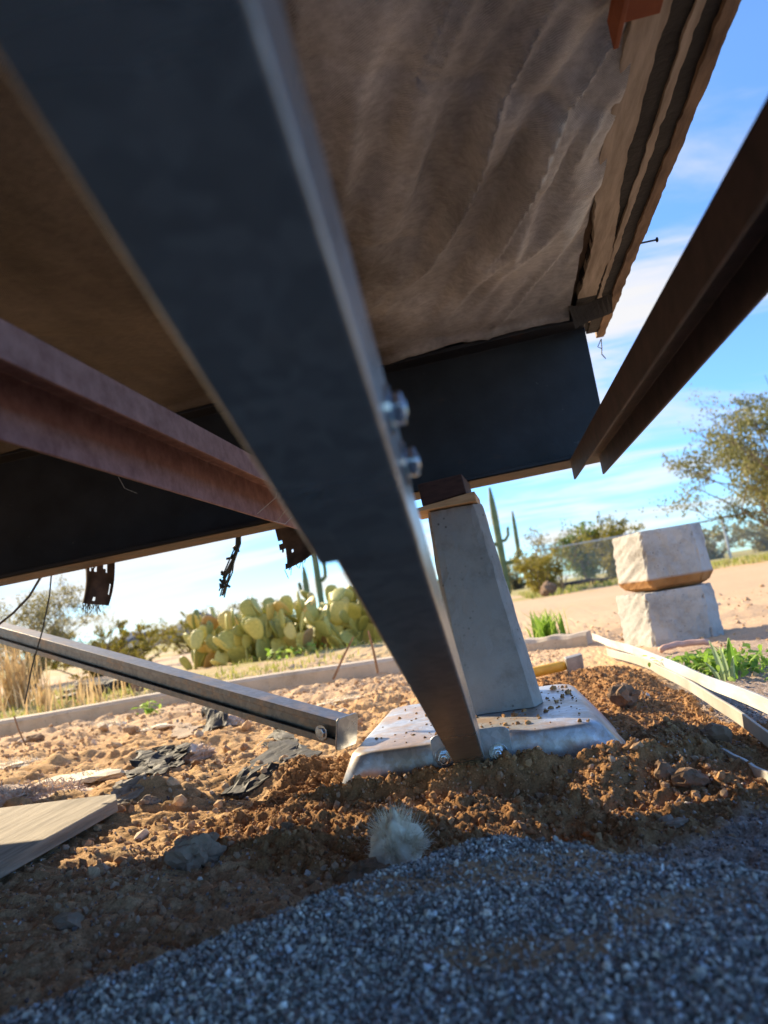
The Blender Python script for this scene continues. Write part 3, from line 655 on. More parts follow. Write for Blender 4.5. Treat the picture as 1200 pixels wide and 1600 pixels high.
# ------------------------------------------------------------------ braces
def frame(px, py):
    d = (M @ Vector(((px-600)/FPX, -(py-800)/FPX, -1.0))).normalized(); s = d.cross(Vector((0,0,1))).normalized(); u = s.cross(d); return d, s, u
def rtube_profile(w, r=.0030, n=4):
    p = []; h = w/2 - r
    for cx_, cy_, a0 in ((h, -h, -90), (h, h, 0), (-h, h, 90), (-h, -h, 180)):
        for k in range(n+1):
            a = math.radians(a0 + 90*k/n); p.append((cx_ + r*math.cos(a), cy_ + r*math.sin(a)))
    return p
def sq_tube(name, org, s, u, d, w, t, length, mat, parent):
    b = MB(); o_ = rtube_profile(w); i_ = rtube_profile(w-2*t, .003); n = len(o_)
    O0 = [Vector(org)+s*p[0]+u*p[1] for p in o_]; I0 = [Vector(org)+s*p[0]+u*p[1] for p in i_]
    v = O0 + [p+d*length for p in O0] + I0 + [p+d*length for p in I0]; f = []
    for k in range(n):
        j = (k+1) % n
        f += [(k, j, n+j, n+k), (2*n+k, 3*n+k, 3*n+j, 2*n+j), (k, 2*n+k, 2*n+j, j), (n+k, n+j, 3*n+j, 3*n+k)]
    b.add(v, f); o = b.build(name, mat, parent, smooth=False); 
    m = o.modifiers.new('wn', 'WEIGHTED_NORMAL'); o.data.polygons.foreach_set('use_smooth', [True]*len(o.data.polygons)); m.keep_sharp = False
    return o
def bolt(p, ax, parent, r=.0095, ln=.012):
    """threaded end with its washer and hex nut as sub-parts"""
    p = Vector(p); ax = Vector(ax).normalized(); e = ax.orthogonal().normalized(); f_ = ax.cross(e)
    b = MB(); b.tube([p, p+ax*(ln*1.15)], r*.52, 12); b.tube([p+ax*(ln*1.15), p+ax*(ln*1.25)], [r*.52, r*.35], 12)
    o = b.build('bolt', M_ZINC, parent)
    b = MB(); b.tube([p, p+ax*.002], r*1.5, 24); w_ = b.build('washer', M_ZINC, None, bevel=.0003); w_.parent = o
    hexp = [(r*math.cos(math.pi/3*k+.3), r*math.sin(math.pi/3*k+.3)) for k in range(6)]
    b = MB(); b.prism(hexp, p+ax*.0022, e, f_, ax, ln*.7); n_ = b.build('nut', M_ZINC, None, bevel=.0009, seg=3); n_.parent = o
    return o
d, s_, u_v = frame(815, 1375)
WI, WO = .041, .048
foot = Vector((-.080, .985, .036))
brace = tag(empty('steel_brace', foot), 'telescoping square steel tube brace slanting from the overhead beam to the base pan', 'brace')
back = -d
sq_tube('inner_tube', foot + u_v*WI/2, s_, u_v, back, WI, .003, 1.2, M_GALV, brace)
o0 = foot + back*.712 + s_*(WI-WO)/2*0 + u_v*WI/2
sq_tube('outer_sleeve', o0 - s_*.0022 - u_v*.0022, s_, u_v, back, WO, .003, .86, M_GALV, brace)
for t in (.782, .742):
    bolt(foot + back*t - s_*.0025 + s_*WO/2 + u_v*WI*.52, s_, brace, .0068, .006)

chd = (Vector((-1.23, 1.6, .355)) - Vector((-.272, 1.1, .085))).normalized(); chs = chd.cross(Vector((0,0,1))).normalized(); chu = chs.cross(chd)
if chs.y > 0: chs = -chs
if chu.z < 0: chu = -chu
p0 = Vector((-.272, 1.1, .083))
br2 = tag(empty('steel_brace', p0), 'worn grey channel brace slanting up and away from the pan toward the creosote', 'brace')
w_, t_ = .020, .003
prof = [(-w_, -w_), (w_, -w_), (w_, -w_*.45), (w_-t_, -w_*.45), (w_-t_, -w_+t_), (-w_+t_, -w_+t_), (-w_+t_, w_-t_), (w_-t_, w_-t_), (w_-t_, w_*.5), (w_, w_*.5), (w_, w_), (-w_, w_)]
b = MB(); b.prism(prof, p0, chs, chu, chd, 1.75); b.build('channel', M_CHAN, br2, bevel=.001, seg=2)
b = MB(); b.prism([(-w_*.5, -w_*.8), (w_*.55, -w_*.8), (w_*.55, w_*.7), (-w_*.5, w_*.7)], p0+chd*.012, chs, chu, chd, 1.72); b.build('inner_tube', M_CHAN, br2)
b = MB(); b.prism(rtube_profile(.050, .007), p0 - chd*.004, chs, chu, chd, .0035); b.build('end_plate', M_GALV, br2, bevel=.0008)
bolt(p0 + chs*.021 + chd*.03 - chu*.004, chs, br2, .008, .004)

# ------------------------------------------------------------------ base pan
pan = tag(empty('base_pan', (-.07, 1.2, .03)), 'dusty galvanised base pan half buried in dug soil under the pier', 'base pan')
ZP = .068
def panring(inset, z, drop_l=0):
    x0, x1, y0, y1 = -.245+inset, .098-inset, .992+inset, 1.40-inset; pts = []
    r = .03
    for cx_, cy_, a0 in ((x1-r, y0+r, -90), (x1-r, y1-r, 0), (x0+r, y1-r, 90), (x0+r, y0+r, 180)):
        for k in range(6):
            a = math.radians(a0 + 18*k); pts.append([cx_+r*math.cos(a), cy_+r*math.sin(a), z])
    return pts
b = MB(); R_ = [panring(.06, ZP+.001), panring(.007, ZP), panring(.002, ZP-.0015), panring(0, ZP-.005), panring(0, -.01)]
for p in R_[3] + R_[4]:
    pass
def spread_(p, k):
    # short ends splay outward like a shallow tray turned upside down
    x, y, z = p; dz = ZP - z
    if x < -.2: x -= dz*.55*(1 if k else 0)
    if x > .06: x += dz*.75*(1 if k else 0)
    return (x, y, z)
v = [spread_(p, i >= 3) for i, r in enumerate(R_) for p in r]; n = 24
f = [(i*n+k, i*n+(k+1) % n, (i+1)*n+(k+1) % n, (i+1)*n+k) for i in range(4) for k in range(n)] + [tuple(range(n))]
b.add(v, f); o = b.build('tray', M_PAN, pan, smooth=True); sm = o.modifiers.new('thick', 'SOLIDIFY'); sm.thickness = .002; sm.offset = -1
b = MB(); pr = rtube_profile(1, .16, 5); pr = [(p[0]*.108, p[1]*.048) for p in pr]
b.prism(pr, (-.075, .986, .056), (1,0,0), (0,0,1), (0,1,0), .004); b.build('bracket', M_PAN, pan, bevel=.0008)
bolt((-.113, .986, .049), (0,-1,0), pan, .0085, .014); bolt((-.040, .986, .046), (0,-1,.05), pan, .0085, .014)

n = 900
x = RNG.uniform(-.235, .09, n); y = RNG.uniform(1.0, 1.38, n); kk = (RNG.uniform(0, 1, n) < .12 + .8*sstep(.05, .3, fbm(x*9, y*9, 3, 120)) + .5*(np.hypot(x+.03, y-1.15) < .12)) & ~((np.abs(x+.03) < .07) & (y > 1.15))
x, y = x[kk], y[kk]; s = np.minimum(RNG.gamma(1.2, .0010, len(x)) + .0006, .006)
tag(mass('pan_crumbs', RNS, np.stack([x, y, ZP + s*.3], -1), s[:,None]*RNG.uniform(.7, 1.3, (len(x),3)), rotmats(len(x)), M_CLOD, smooth=False), 'soil crumbs spilled over the top of the base pan', kind='stuff')

# ------------------------------------------------------------------ pier, block, shim
def loft(name, rings, mat, nseg=10, amp=.0025, seed=1, chip=.004, lv=12, parent=None):
    """stacked polygons with chipped, slightly uneven faces"""
    np_ = len(rings[0]); P = []
    for i in range(len(rings)-1):
        for l in range(lv if i < len(rings)-2 else lv+1):
            t = l/lv; row = []
            for k in range(np_):
                a0, a1 = Vector(rings[i][k]), Vector(rings[i][(k+1) % np_]); b0, b1 = Vector(rings[i+1][k]), Vector(rings[i+1][(k+1) % np_])
                for q in range(nseg):
                    sfr = q/nseg; row.append((a0.lerp(a1, sfr)).lerp(b0.lerp(b1, sfr), t))
            P.append(row)
    A = np.array([[p[:] for p in r] for r in P]); m = A.shape[1]; c = A.mean(axis=(0, 1))
    D = A - c; D[..., 2] *= .2; D /= np.linalg.norm(D, axis=-1, keepdims=True) + 1e-9
    ii = np.arange(m)[None]*np.ones((len(A), 1)); u = A[..., 0]*40 + A[..., 1]*23; vv = A[..., 2]*40 + A[..., 1]*17
    nz = amp*fbm(u, vv, 3, seed)
    corner = (np.minimum(ii % nseg, nseg - ii % nseg) < 1)
    nz = nz - corner*chip*np.clip(.35 + fbm(vv*2, u*0, 3, seed+4)*2, 0.1, 1.4)
    edge = np.zeros(len(A)); edge[0] = edge[-1] = 1
    nz = nz - edge[:, None]*chip*np.clip(.35 + fbm(u*2, vv, 3, seed+5)*2, .1, 1.4)
    A = A + D*nz[..., None]
    v = A.reshape(-1, 3); L_ = len(A); f = []
    for i in range(L_-1):
        for k in range(m): f.append((i*m+k, i*m+(k+1) % m, (i+1)*m+(k+1) % m, (i+1)*m+k))
    f += [tuple(range(m-1, -1, -1)), tuple(range((L_-1)*m, L_*m))]
    b = MB(); b.add(v, f); return b.build(name, mat, parent)
zp = ZP + .002
pier = loft('concrete_pier', [
    [(-.083,1.160,zp),(.021,1.160,zp),(.037,1.20,zp),(.037,1.345,zp),(.02,1.365,zp),(-.085,1.365,zp),(-.098,1.35,zp),(-.098,1.18,zp)],
    [(-.093,1.197,.410),(-.018,1.197,.410),(-.004,1.215,.410),(-.002,1.30,.410),(-.014,1.315,.410),(-.092,1.315,.410),(-.099,1.305,.410),(-.099,1.205,.410)]], M_PIER, 8, .002, 3, .002, 24)
tag(pier, 'tall tapered grey concrete pier standing on the galvanised base pan', 'concrete pier')
b = MB()
b.hexa([(-.125,1.185,.4115),(-.012,1.180,.4115),(-.006,1.30,.4115),(-.120,1.31,.4115),(-.128,1.185,.4165),(-.012,1.180,.4285),(-.006,1.30,.4295),(-.120,1.31,.4175)])
o = b.build('wood_shim', M_SHIM, None, bevel=.001); tag(o, 'pale split pine shim wedge on top of the concrete pier', 'shim')
b = MB()
b.hexa([(-.104,1.198,.421),(-.026,1.185,.4295),(-.018,1.31,.4305),(-.098,1.318,.423),(-.106,1.198,.4605),(-.028,1.185,.4625),(-.019,1.31,.4628),(-.098,1.318,.461)])
o = b.build('wood_block', M_DBLOCK, None, bevel=.0018); tag(o, 'dark stained wood block wedged between pine shim and black beam', 'wood block')

# ------------------------------------------------------------------ stacked blocks
def poly(sc, dx, dy, z, rot=0, pts=((.395,2.64),(.456,2.425),(.645,2.44),(.695,2.49),(.69,2.66))):
    c = Vector((.55, 2.55)); r = []
    for p in pts:
        v = (Vector(p)-c)*sc; r.append((c.x+dx+v.x*math.cos(rot)-v.y*math.sin(rot), c.y+dy+v.x*math.sin(rot)+v.y*math.cos(rot), z))
    return r
zb0 = hz_(.55, 2.5) - .008
o = loft('concrete_block', [poly(1.0, 0, 0, zb0), poly(.97, 0, 0, .172)], M_BLOCK, 22, .0055, 12, .007, 20)
tag(o, 'cracked grey concrete block at the bottom of the stack of two', 'concrete block', 'stacked concrete blocks')
e = (0.0, 0.0, .1735)
def shift(r): return [(x, y, z-.1735) for x, y, z in r]
o = loft('concrete_block', [shift(poly(.66, .015, 0, .1735, .04)), shift(poly(.86, .015, 0, .187, .04)), shift(poly(.95, .015, 0, .212, .04)), shift(poly(.90, .015, 0, .375, .04))], M_BLOCKO, 22, .0055, 22, .007, 14)
o.location = e
tag(o, 'rough concrete block with orange underside resting on top of another block', 'concrete block', 'stacked concrete blocks')

# ------------------------------------------------------------------ rails, kerbs, plank
def path_strip(name, pts, w, h, mat, label, cat, lean=0.0, wav=.004, seed=1, group=None):
    b = MB(); n = 40; P = []
    pts = [Vector(p) for p in pts]
    for k in range(n+1):
        t = k/n*(len(pts)-1); i = min(int(t), len(pts)-2); P.append(pts[i].lerp(pts[i+1], t-i) + Vector((wav*math.sin(k*.7+seed), 0, wav*.5*math.sin(k*.43+seed*2))))
    v = []
    for p in P: v += [p + Vector((0,0,0)), p + Vector((w,0,lean)), p + Vector((w,0,lean-h)), p + Vector((0,0,-h))]
    f = []
    for k in range(n):
        a = 4*k; f += [(a,a+1,a+5,a+4),(a+1,a+2,a+6,a+5),(a+2,a+3,a+7,a+6),(a+3,a,a+4,a+7)]
    f += [(3,2,1,0), (4*n,4*n+1,4*n+2,4*n+3)]; b.add(v, f)
    return tag(b.build(name, mat, None, bevel=.0008), label, cat, group)
path_strip('skirting_rail', [(.300,2.72,.048),(.333,1.9,.050),(.337,1.2,.050),(.335,.5,.05)], .007, .024, M_RAIL, 'chalky white skirting rail, the upper lip beside the green weeds', 'rail', -.002, .002, 1)
path_strip('skirting_rail', [(.283,2.25,.034),(.322,1.8,.036),(.312,1.3,.036),(.293,.93,.034),(.28,.5,.034)], .004, .022, M_RAILG, 'grey bent skirting rail, the lower lip against the dug soil', 'rail', 0, .002, 3)
path_strip('skirting_rail', [(.232,.985,.022),(.246,.86,.020),(.262,.62,.018)], .004, .016, M_RAIL, 'short pale strip of skirting rail lying on the granite grit', 'rail', 0, .001, 5)
def kerb(name, pts, w, h, label, seed):
    b = MB(); n = 36; pts = [Vector((p[0], p[1], 0)) for p in pts]; v = []
    for k in range(n+1):
        t = k/n*(len(pts)-1); i = min(int(t), len(pts)-2); p = pts[i].lerp(pts[i+1], t-i); d_ = (pts[i+1]-pts[i]).normalized(); nn = Vector((-d_.y, d_.x, 0))
        w1 = .003*math.sin(k*.5+seed); zt_ = h + .003*math.sin(k*.37+seed*2)
        v += [p + Vector((0,w1,-.05)), p + Vector((0,w1,zt_-.012)), p + nn*.012 + Vector((0,w1,zt_)), p + nn*w + Vector((0,0,zt_)), p + nn*w + Vector((0,0,-.05))]
    m = 5; f = [(k*m+i, k*m+i+1, (k+1)*m+i+1, (k+1)*m+i) for k in range(n) for i in range(m-1)]
    f += [tuple(range(m)), tuple(range(n*m+m-1, n*m-1, -1))]
    b.add(v, f); return tag(b.build(name, M_KERB, None), label, 'kerb')
kerb('concrete_kerb', [(-3.0, 2.55), (-1.9, 2.66), (-1.0, 2.86), (-.2, 2.86), (-.05, 2.86)], .10, .062, 'long low concrete kerb between the dug yard and the prickly pear', 1)
kerb('concrete_kerb', [(.05, 2.84), (.285, 2.76)], .09, .05, 'short broken kerb piece behind the pier beside the rail end', 4)
b = MB(); P = [(-1.05,.55,.014),(-.655,.50,.012),(-.640,1.06,.016),(-.668,1.105,.016),(-1.05,1.12,.016)]
T = [(x, y, z+.018) for x, y, z in P]; m = 5
b.add(P+T, [(4,3,2,1,0),(5,6,7,8,9)] + [(i,(i+1) % m, m+(i+1) % m, m+i) for i in range(m)])
tag(b.build('plank', M_PLANK, None, bevel=.002), 'weathered grey plank lying half in shade on the dirt', 'plank')

# ------------------------------------------------------------------ debris
def blob(name, p, sc, mat, label, cat, seed, amp=.35, sub=3, sink=.3, group=None, rot=0, rough=.25):
    bm = bmesh.new(); bmesh.ops.create_icosphere(bm, subdivisions=sub, radius=1.0)
    r = random.Random(seed); ks = [Vector((r.uniform(-1,1), r.uniform(-1,1), r.uniform(-1,1))).normalized() for _ in range(9)]; aa = [r.uniform(-amp, amp) for _ in ks]
    for v in bm.verts:
        n = v.co.normalized(); s = 1 + sum(a*max(0, n.dot(k))**3 for a, k in zip(aa, ks)) + rough*amp*r.uniform(-1, 1)
        s += amp*.9*mnoise.turbulence(n*1.7 + Vector((seed*3.1, 0, 0)), 4, False) - amp*.3
        v.co = Vector((n.x*s*sc[0], n.y*s*sc[1], n.z*s*sc[2]))
    me = bpy.data.meshes.new(name); bm.to_mesh(me); bm.free(); me.materials.append(mat)
    o = bpy.data.objects.new(name, me); COL.objects.link(o)
    o.location = (p[0], p[1], hz_(p[0], p[1]) + sc[2]*(1-2*sink)); o.rotation_euler = (0, 0, rot)
    me.polygons.foreach_set('use_smooth', [False]*len(me.polygons))
    return tag(o, label, cat, group)
g = G(300, 1325, .02); blob('rock', g, (.026,.018,.022), M_ROCK, 'jagged grey brown rock in the shade before the sunlit patch', 'rock', 3, .7, 4, .2, rough=.05)
g = G(105, 1425, .02); blob('wood_chip', g, (.020,.010,.009), M_ROCK, 'small split wood chip among crumbs near the plank', 'wood chip', 6, .6, 2, .2)
g = G(870, 1065, .04); blob('rock', (.195, 1.38), (.03,.026,.026), M_DROCK, 'brown rock on the sunny dug soil behind the pan', 'rock', 9, .4, 3, .2)
g = G(1078, 1210, .02); blob('soil_lump', g, (.019,.016,.013), M_DROCK, 'largest round soil lump at the edge of the granite grit', 'soil lump', 11, .35, 3, .25)
g = G(1038, 1190, .03); blob('soil_lump', g, (.015,.014,.015), M_DROCK, 'soil lump beside the largest lump at the dug heap foot', 'soil lump', 12, .35, 3, .25)
g = G(1110, 1150, .03); blob('soil_lump', g, (.018,.015,.014), M_DROCK, 'dark soil lump on the shaded heap near the bent rail', 'soil lump', 14, .35, 3, .25)
g = G(1040, 1285, .0); blob('pebble', g, (.008,.006,.006), M_GRIT if False else M_ROCK, 'pale pebble on the granite grit', 'pebble', 15, .4, 2, .3)
g = G(1060, 1292, .0); blob('pebble', g, (.011,.005,.004), M_ROCK, 'flat pale stone chip on the granite grit', 'pebble', 16, .4, 2, .3)
for i, (px, py) in enumerate([(235,1245),(285,1140),(210,1090),(205,1135),(470,1235),(310,1185),(120,1120),(60,1150),(280,1475),(140,1500),(450,1290),(225,1437)]):
    g = G(px, py, .02); k = random.uniform(.012, .02)*(g.y/1.2)*(1 if py < 1300 else .55)
    blob('soil_lump', g, (k*1.2, k, k*.8), M_DROCK if i % 3 else M_ROCK, 'loose brown soil lump on the rough dirt around the plank', 'soil lump', 30+i, .45, 3, .3, 'loose soil lumps by the plank')
# insulation tufts
def tuft(p, r, mat, label, seed, n=500, flat=.5, sx=1.6):
    e = tag(empty('insulation_tuft', (p[0], p[1], hz_(p[0], p[1]))), label, 'insulation')
    o = blob('wad', p, (r*sx, r, r*flat), mat, None, None, seed, .6, 3, .25); attach(o, e)
    rr = np.random.default_rng(seed); V_ = []; F_ = []
    base = np.array([p[0], p[1], hz_(p[0], p[1]) + r*flat*.4])
    for k in range(n):
        dr = rr.normal(0, 1, 3); dr /= np.linalg.norm(dr); dr[2] = abs(dr[2])
        q = base + dr*np.array([r*sx, r, r*flat])*.85; t = dr*.6 + rr.normal(0, .9, 3); t /= np.linalg.norm(t); ln = r*rr.uniform(.1, .32)
        sd = np.cross(t, rr.normal(0, 1, 3)); sd /= np.linalg.norm(sd); wd = r*.018 + .0003; cv = rr.normal(0, .25, 3)*ln
        i0 = len(V_); V_ += [q-sd*wd, q+sd*wd, q+t*ln*.5+cv+sd*wd, q+t*ln*.5+cv-sd*wd, q+t*ln+cv*.5]
        F_ += [(i0, i0+1, i0+2), (i0, i0+2, i0+3), (i0+3, i0+2, i0+4)]
    fb = np_mesh('fibres', np.array(V_), np.array(F_), mat); attach(fb, e); return e
tuft(G(45, 1235, .02), .055, M_PINK, 'long pinkish insulation wad on the sunny dirt beyond the plank', 41, 500, .38, 2.4)
tuft(G(140, 1205, .02), .045, M_FLUFF, 'flat cream insulation scrap beyond the pink wad', 42, 300, .28, 1.9)
tuft(G(300, 1172, .02), .040, M_PINK, 'pinkish insulation bit beside the folded black felt', 43, 350, .5, 1.3)
tuft(G(15, 1185, .02), .05, M_FLUFF, 'cream insulation scrap on the dirt below the kerb', 44, 250, .3, 2.0)
tuft(G(360, 1125, .02), .034, M_PINK, 'pinkish wad touching the crumpled black felt under the channel brace', 45, 300, .6, 1.1)
tuft(G(165, 1128, .02), .045, M_FLUFF, 'pale curled insulation bit between kerb and channel brace', 46, 250, .35, 1.5)
tuft(G(535, 1080, .03), .035, M_FLUFF, 'pale insulation crumb on the dirt behind the pan', 47, 250, .35, 2.2)
tuft(G(240, 1130, .02), .035, M_FLUFF, 'small pale insulation crumb under the channel brace', 48, 200, .35, 1.7)
# the white tuft in front
def fluff(p):
    e = tag(empty('fibre_tuft', p), 'fluffy white fibre tuft standing at the edge of the gravel heap', 'fibre tuft')
    bm = bmesh.new(); bmesh.ops.create_icosphere(bm, subdivisions=3, radius=1.0); r = random.Random(5)
    for v in bm.verts:
        n = v.co.normalized(); s = 1 + .25*math.sin(n.x*6+n.z*3) + .2*math.sin(n.y*8) + r.uniform(-.12, .12)
        lean = .35*max(0, n.z)
        v.co = Vector((n.x*.025*s*(1-.35*max(0, n.z)) + lean*.012, n.y*.019*s, n.z*.030*s + .020))
    me = bpy.data.meshes.new('wad'); bm.to_mesh(me); bm.free(); me.materials.append(M_FLUFF); me.polygons.foreach_set('use_smooth', [True]*len(me.polygons))
    o = bpy.data.objects.new('wad', me); COL.objects.link(o); o.location = p; attach(o, e); o.matrix_parent_inverse = Matrix(); o.location = (0, 0, 0)
    rr = np.random.default_rng(9); V_ = []; F_ = []
    for lock in range(85):
        dr = rr.normal(0, 1, 3); dr /= np.linalg.norm(dr); dr[2] = abs(dr[2])*.9 - .2
        root = np.array(p) + dr*np.array([.023, .017, .028])*.85 + np.array([0, 0, .020]); t0 = dr*.7 + np.array([.25, 0, .8])*max(.05, dr[2]+.25) + rr.normal(0, .3, 3); t0 /= np.linalg.norm(t0)
        bend = rr.normal(0, .22, 3); L0 = rr.uniform(.012, .030)*(1 if dr[2] > .1 else .6)
        for k in range(34):
            q = root + rr.normal(0, .0032, 3); dv = t0 + rr.normal(0, .16, 3); ln = L0*rr.uniform(.6, 1.1); sd = np.cross(dv, rr.normal(0, 1, 3)); sd /= np.linalg.norm(sd); wd = .00030; pts = []
            for jj in range(6):
                pts.append(q.copy()); q = q + dv*ln/5; dv = dv + bend*.5 + rr.normal(0, .07, 3); dv /= np.linalg.norm(dv)
            i0 = len(V_)
            for jj, c in enumerate(pts): V_ += [c-sd*wd*(1-jj*.15), c+sd*wd*(1-jj*.15)]
            for jj in range(5): F_ += [(i0+2*jj, i0+2*jj+1, i0+2*jj+3, i0+2*jj+2)]
    fb = np_mesh('fibres', np.array(V_) - np.array(p), np.array(F_), M_FLUFF); fb.parent = e
    return e
g = G(622, 1352, .0); fluff((g.x, g.y + .015, hz_(g.x, g.y + .015) - .004))
g = G(560, 1345, .015); blob('soil_lump', g, (.020,.012,.013), M_TAR if False else M_DROCK, 'dark ragged soil lump touching the white fibre tuft', 'soil lump', 77, .7, 3, .25)
# black felt scraps
def sheet(name, pts, mat, label, cat, seed, thick=.003, amp=.012, n=14):
    """a crumpled sheet over four ground corners"""
    P = [Vector(p) for p in pts]; b = MB(); v = []
    for i in range(n+1):
        for j in range(n+1):
            u, t = i/n, j/n; p = (P[0].lerp(P[1], u)).lerp(P[3].lerp(P[2], u), t)
            e_ = float(fbm(np.array([p.x*22.+seed]), np.array([p.y*22.]), 4, seed)[0])
            wob = float(fbm(np.array([u*5.+seed]), np.array([t*5.]), 2, seed+3)[0])*.02
            v.append((p.x+wob, p.y+wob, max(hz_(p.x, p.y)-.002, p.z + amp*e_)))
    f = [(i*(n+1)+j, (i+1)*(n+1)+j, (i+1)*(n+1)+j+1, i*(n+1)+j+1) for i in range(n) for j in range(n)]
    b.add(v, f); o = b.build(name, mat, None); m_ = o.modifiers.new('thick', 'SOLIDIFY'); m_.thickness = thick
    return tag(o, label, cat)
def Z_(px, py, dz=0.0):
    g = G(px, py, .02); return (g.x, g.y, hz_(g.x, g.y) + dz)
sheet('felt_scrap', [Z_(352,1222,.004), Z_(372,1226,.004), Z_(505,1172,.018), Z_(430,1166,.03)], M_TAR, 'long black felt scrap curling out of the dirt near the pan', 'felt scrap', 3, .004, .004)
sheet('felt_scrap', [Z_(160,1252,.004), Z_(200,1250,.008), Z_(228,1222,.02), Z_(185,1222,.02)], M_PLANK, 'grey peeling felt scrap at the end of the plank', 'felt scrap', 5, .004, .01)
sheet('felt_scrap', [Z_(200,1216,.012), Z_(250,1218,.006), Z_(272,1190,.03), Z_(218,1190,.03)], M_TAR, 'black felt scrap standing behind the grey peeling one', 'felt scrap', 8, .004, .016)
sheet('felt_scrap', [Z_(248,1188,.01), Z_(285,1186,.01), Z_(290,1175,.03), Z_(250,1178,.03)], M_TAR, 'small black felt scrap beside the pinkish insulation bit', 'felt scrap', 10, .004, .004)
sheet('felt_scrap', [Z_(318,1136,.01), Z_(352,1136,.01), Z_(362,1108,.05), Z_(322,1112,.05)], M_TAR, 'crumpled black felt scrap under the channel brace', 'felt scrap', 12, .004, .03)
sheet('felt_scrap', [Z_(400,1150,.002), Z_(462,1172,.002), Z_(480,1158,.02), Z_(430,1142,.02)], M_TAR, 'dark felt scrap tucked below the lower end of the channel brace', 'felt scrap', 15, .004, .004)
sheet('felt_scrap', [Z_(265,1148,.01), Z_(300,1150,.01), Z_(308,1134,.03), Z_(272,1132,.03)], M_ROCK, 'dark brown felt scrap between soil lumps under the channel brace', 'felt scrap', 17, .004, .004)

# tool
g = Vector((.115, 2.04, 0)); hz0 = hz_(.15, 2.04)
tool = tag(empty('hand_tool', (.12, 2.05, hz0)), 'yellow handled hand tool with grey steel head lying behind the pier', 'hand tool')
b = MB(); b.tube([(.0, 2.04, hz0+.018), (.06, 2.05, hz0+.02), (.125, 2.055, hz0+.024), (.142, 2.056, hz0+.025)], [.013, .015, .015, .012], 12); b.build('handle', M_YELLOW, tool, smooth=True)
b = MB(); b.hexa([(.143,2.03,hz0+.004),(.188,2.028,hz0+.012),(.188,2.075,hz0+.012),(.143,2.08,hz0+.004),(.143,2.03,hz0+.046),(.19,2.028,hz0+.052),(.19,2.075,hz0+.052),(.143,2.08,hz0+.046)]); b.build('head', M_GREYST, tool, bevel=.003)
b = MB(); pts = [(.425+.14*t, 2.19+.02*math.sin(t*3), hz_(.425+.14*t, 2.19)+.011+.010*math.sin(t*3)) for t in [k/10 for k in range(11)]]
b.tube(pts, .009, 10); tag(b.build('hose', M_HOSE, None, smooth=True), 'faded pink hose end lying at the foot of the concrete blocks', 'hose')

# ------------------------------------------------------------------ hanging tatters and wires
def flap(top0, top1, bot1, bot0, label, seed, holes, n=34, m=44):
    """tattered sheet hanging from the floor edge: whole grid cells are missing where it is torn"""
    r = np.random.default_rng(seed); a, b_, c, d_ = map(Vector, (top0, top1, bot1, bot0)); v = []
    for j in range(m+1):
        for i in range(n+1):
            u, t = i/n, j/m; p = a.lerp(b_, u).lerp(d_.lerp(c, u), t); p.y += .02*math.sin(u*5+seed)*t + .012*math.sin(t*9); v.append(p)
    f = []
    I, J = np.meshgrid(np.arange(n)/n, np.arange(m)/m); hn = fbm(I*7+seed, J*9, 4, seed)
    for j in range(m):
        for i in range(n):
            t = j/m; u = i/n; hole = hn[j, i] + holes(u, t)
            if hole > .34 and r.uniform() < .9: continue
            k = j*(n+1)+i; f.append((k, k+1, k+n+2, k+n+1))
    b = MB(); b.add(v, f)
    for k in range(16):
        u = r.uniform(); p = d_.lerp(c, u); b.tube([p, p + Vector((r.normal(0, .006), r.normal(0, .006), -r.uniform(.005, .022)))], .0009, 4)
    o = b.build('felt_strip', M_FLAP, None); m_ = o.modifiers.new('thick', 'SOLIDIFY'); m_.thickness = .0015
    return tag(o, label, 'felt strip')
yh = 1.442
flap(V(138, 700, yh), V(205, 700, yh), V(160, 947, yh), V(127, 941, yh), 'narrow dark felt strip hanging below the beam before the creosote', 3, lambda u, t: .35*math.exp(-((t-.76)/.07)**2) - .25 + .25*(u > .85)*(t > .6))
flap(V(410, 690, yh), V(560, 690, yh), V(512, 850, yh), V(440, 893, yh), 'wide ragged dark felt flap hanging above the prickly pear', 6, lambda u, t: .40*math.exp(-((t-.86-.05*(u-.5))/.05)**2)*(u > .15) - .2 + .2*(u < .06))
b = MB(); r = random.Random(3)
for k in range(9):
    p0_ = V(374+r.uniform(-2, 2), 760, yh); p1 = V(372+r.uniform(-4, 4), 850, yh); p2 = V(356+r.uniform(-9, 9), 895, yh+r.uniform(-.02, .02)); p3 = V(345+r.uniform(-9, 7), 908+r.uniform(0, 26), yh)
    b.tube([p0_, p1, p2, p3], .0016, 5)
for k in range(14):
    t = r.uniform(0, 1); p = V(370-26*t, 850+70*t, yh); b.tube([p, p+Vector((r.uniform(-.015,.015), 0, r.uniform(-.015,.01)))], .003, 5)
tag(b.build('frayed_cord', M_WIRE, None), 'frayed black cord hanging between the two felt strips', 'cord')
b = MB(); b.tube([V(85, 760, yh), V(66, 897, yh), V(45, 932, yh), V(20, 958, yh), V(-14, 985, yh)], .0028, 6); tag(b.build('hanging_wire', M_WIRE, None), 'thick dark wire curving down from the beam to the channel brace', 'wire')
b = MB(); b.tube([V(82, 760, yh), V(80, 895, yh), V(77, 930, yh), V(66, 985, yh), V(50, 1040, yh), V(38, 1100, yh)], .0016, 6); tag(b.build('hanging_wire', M_WIRE, None), 'thin dark wire hanging straight down past the channel brace', 'wire')
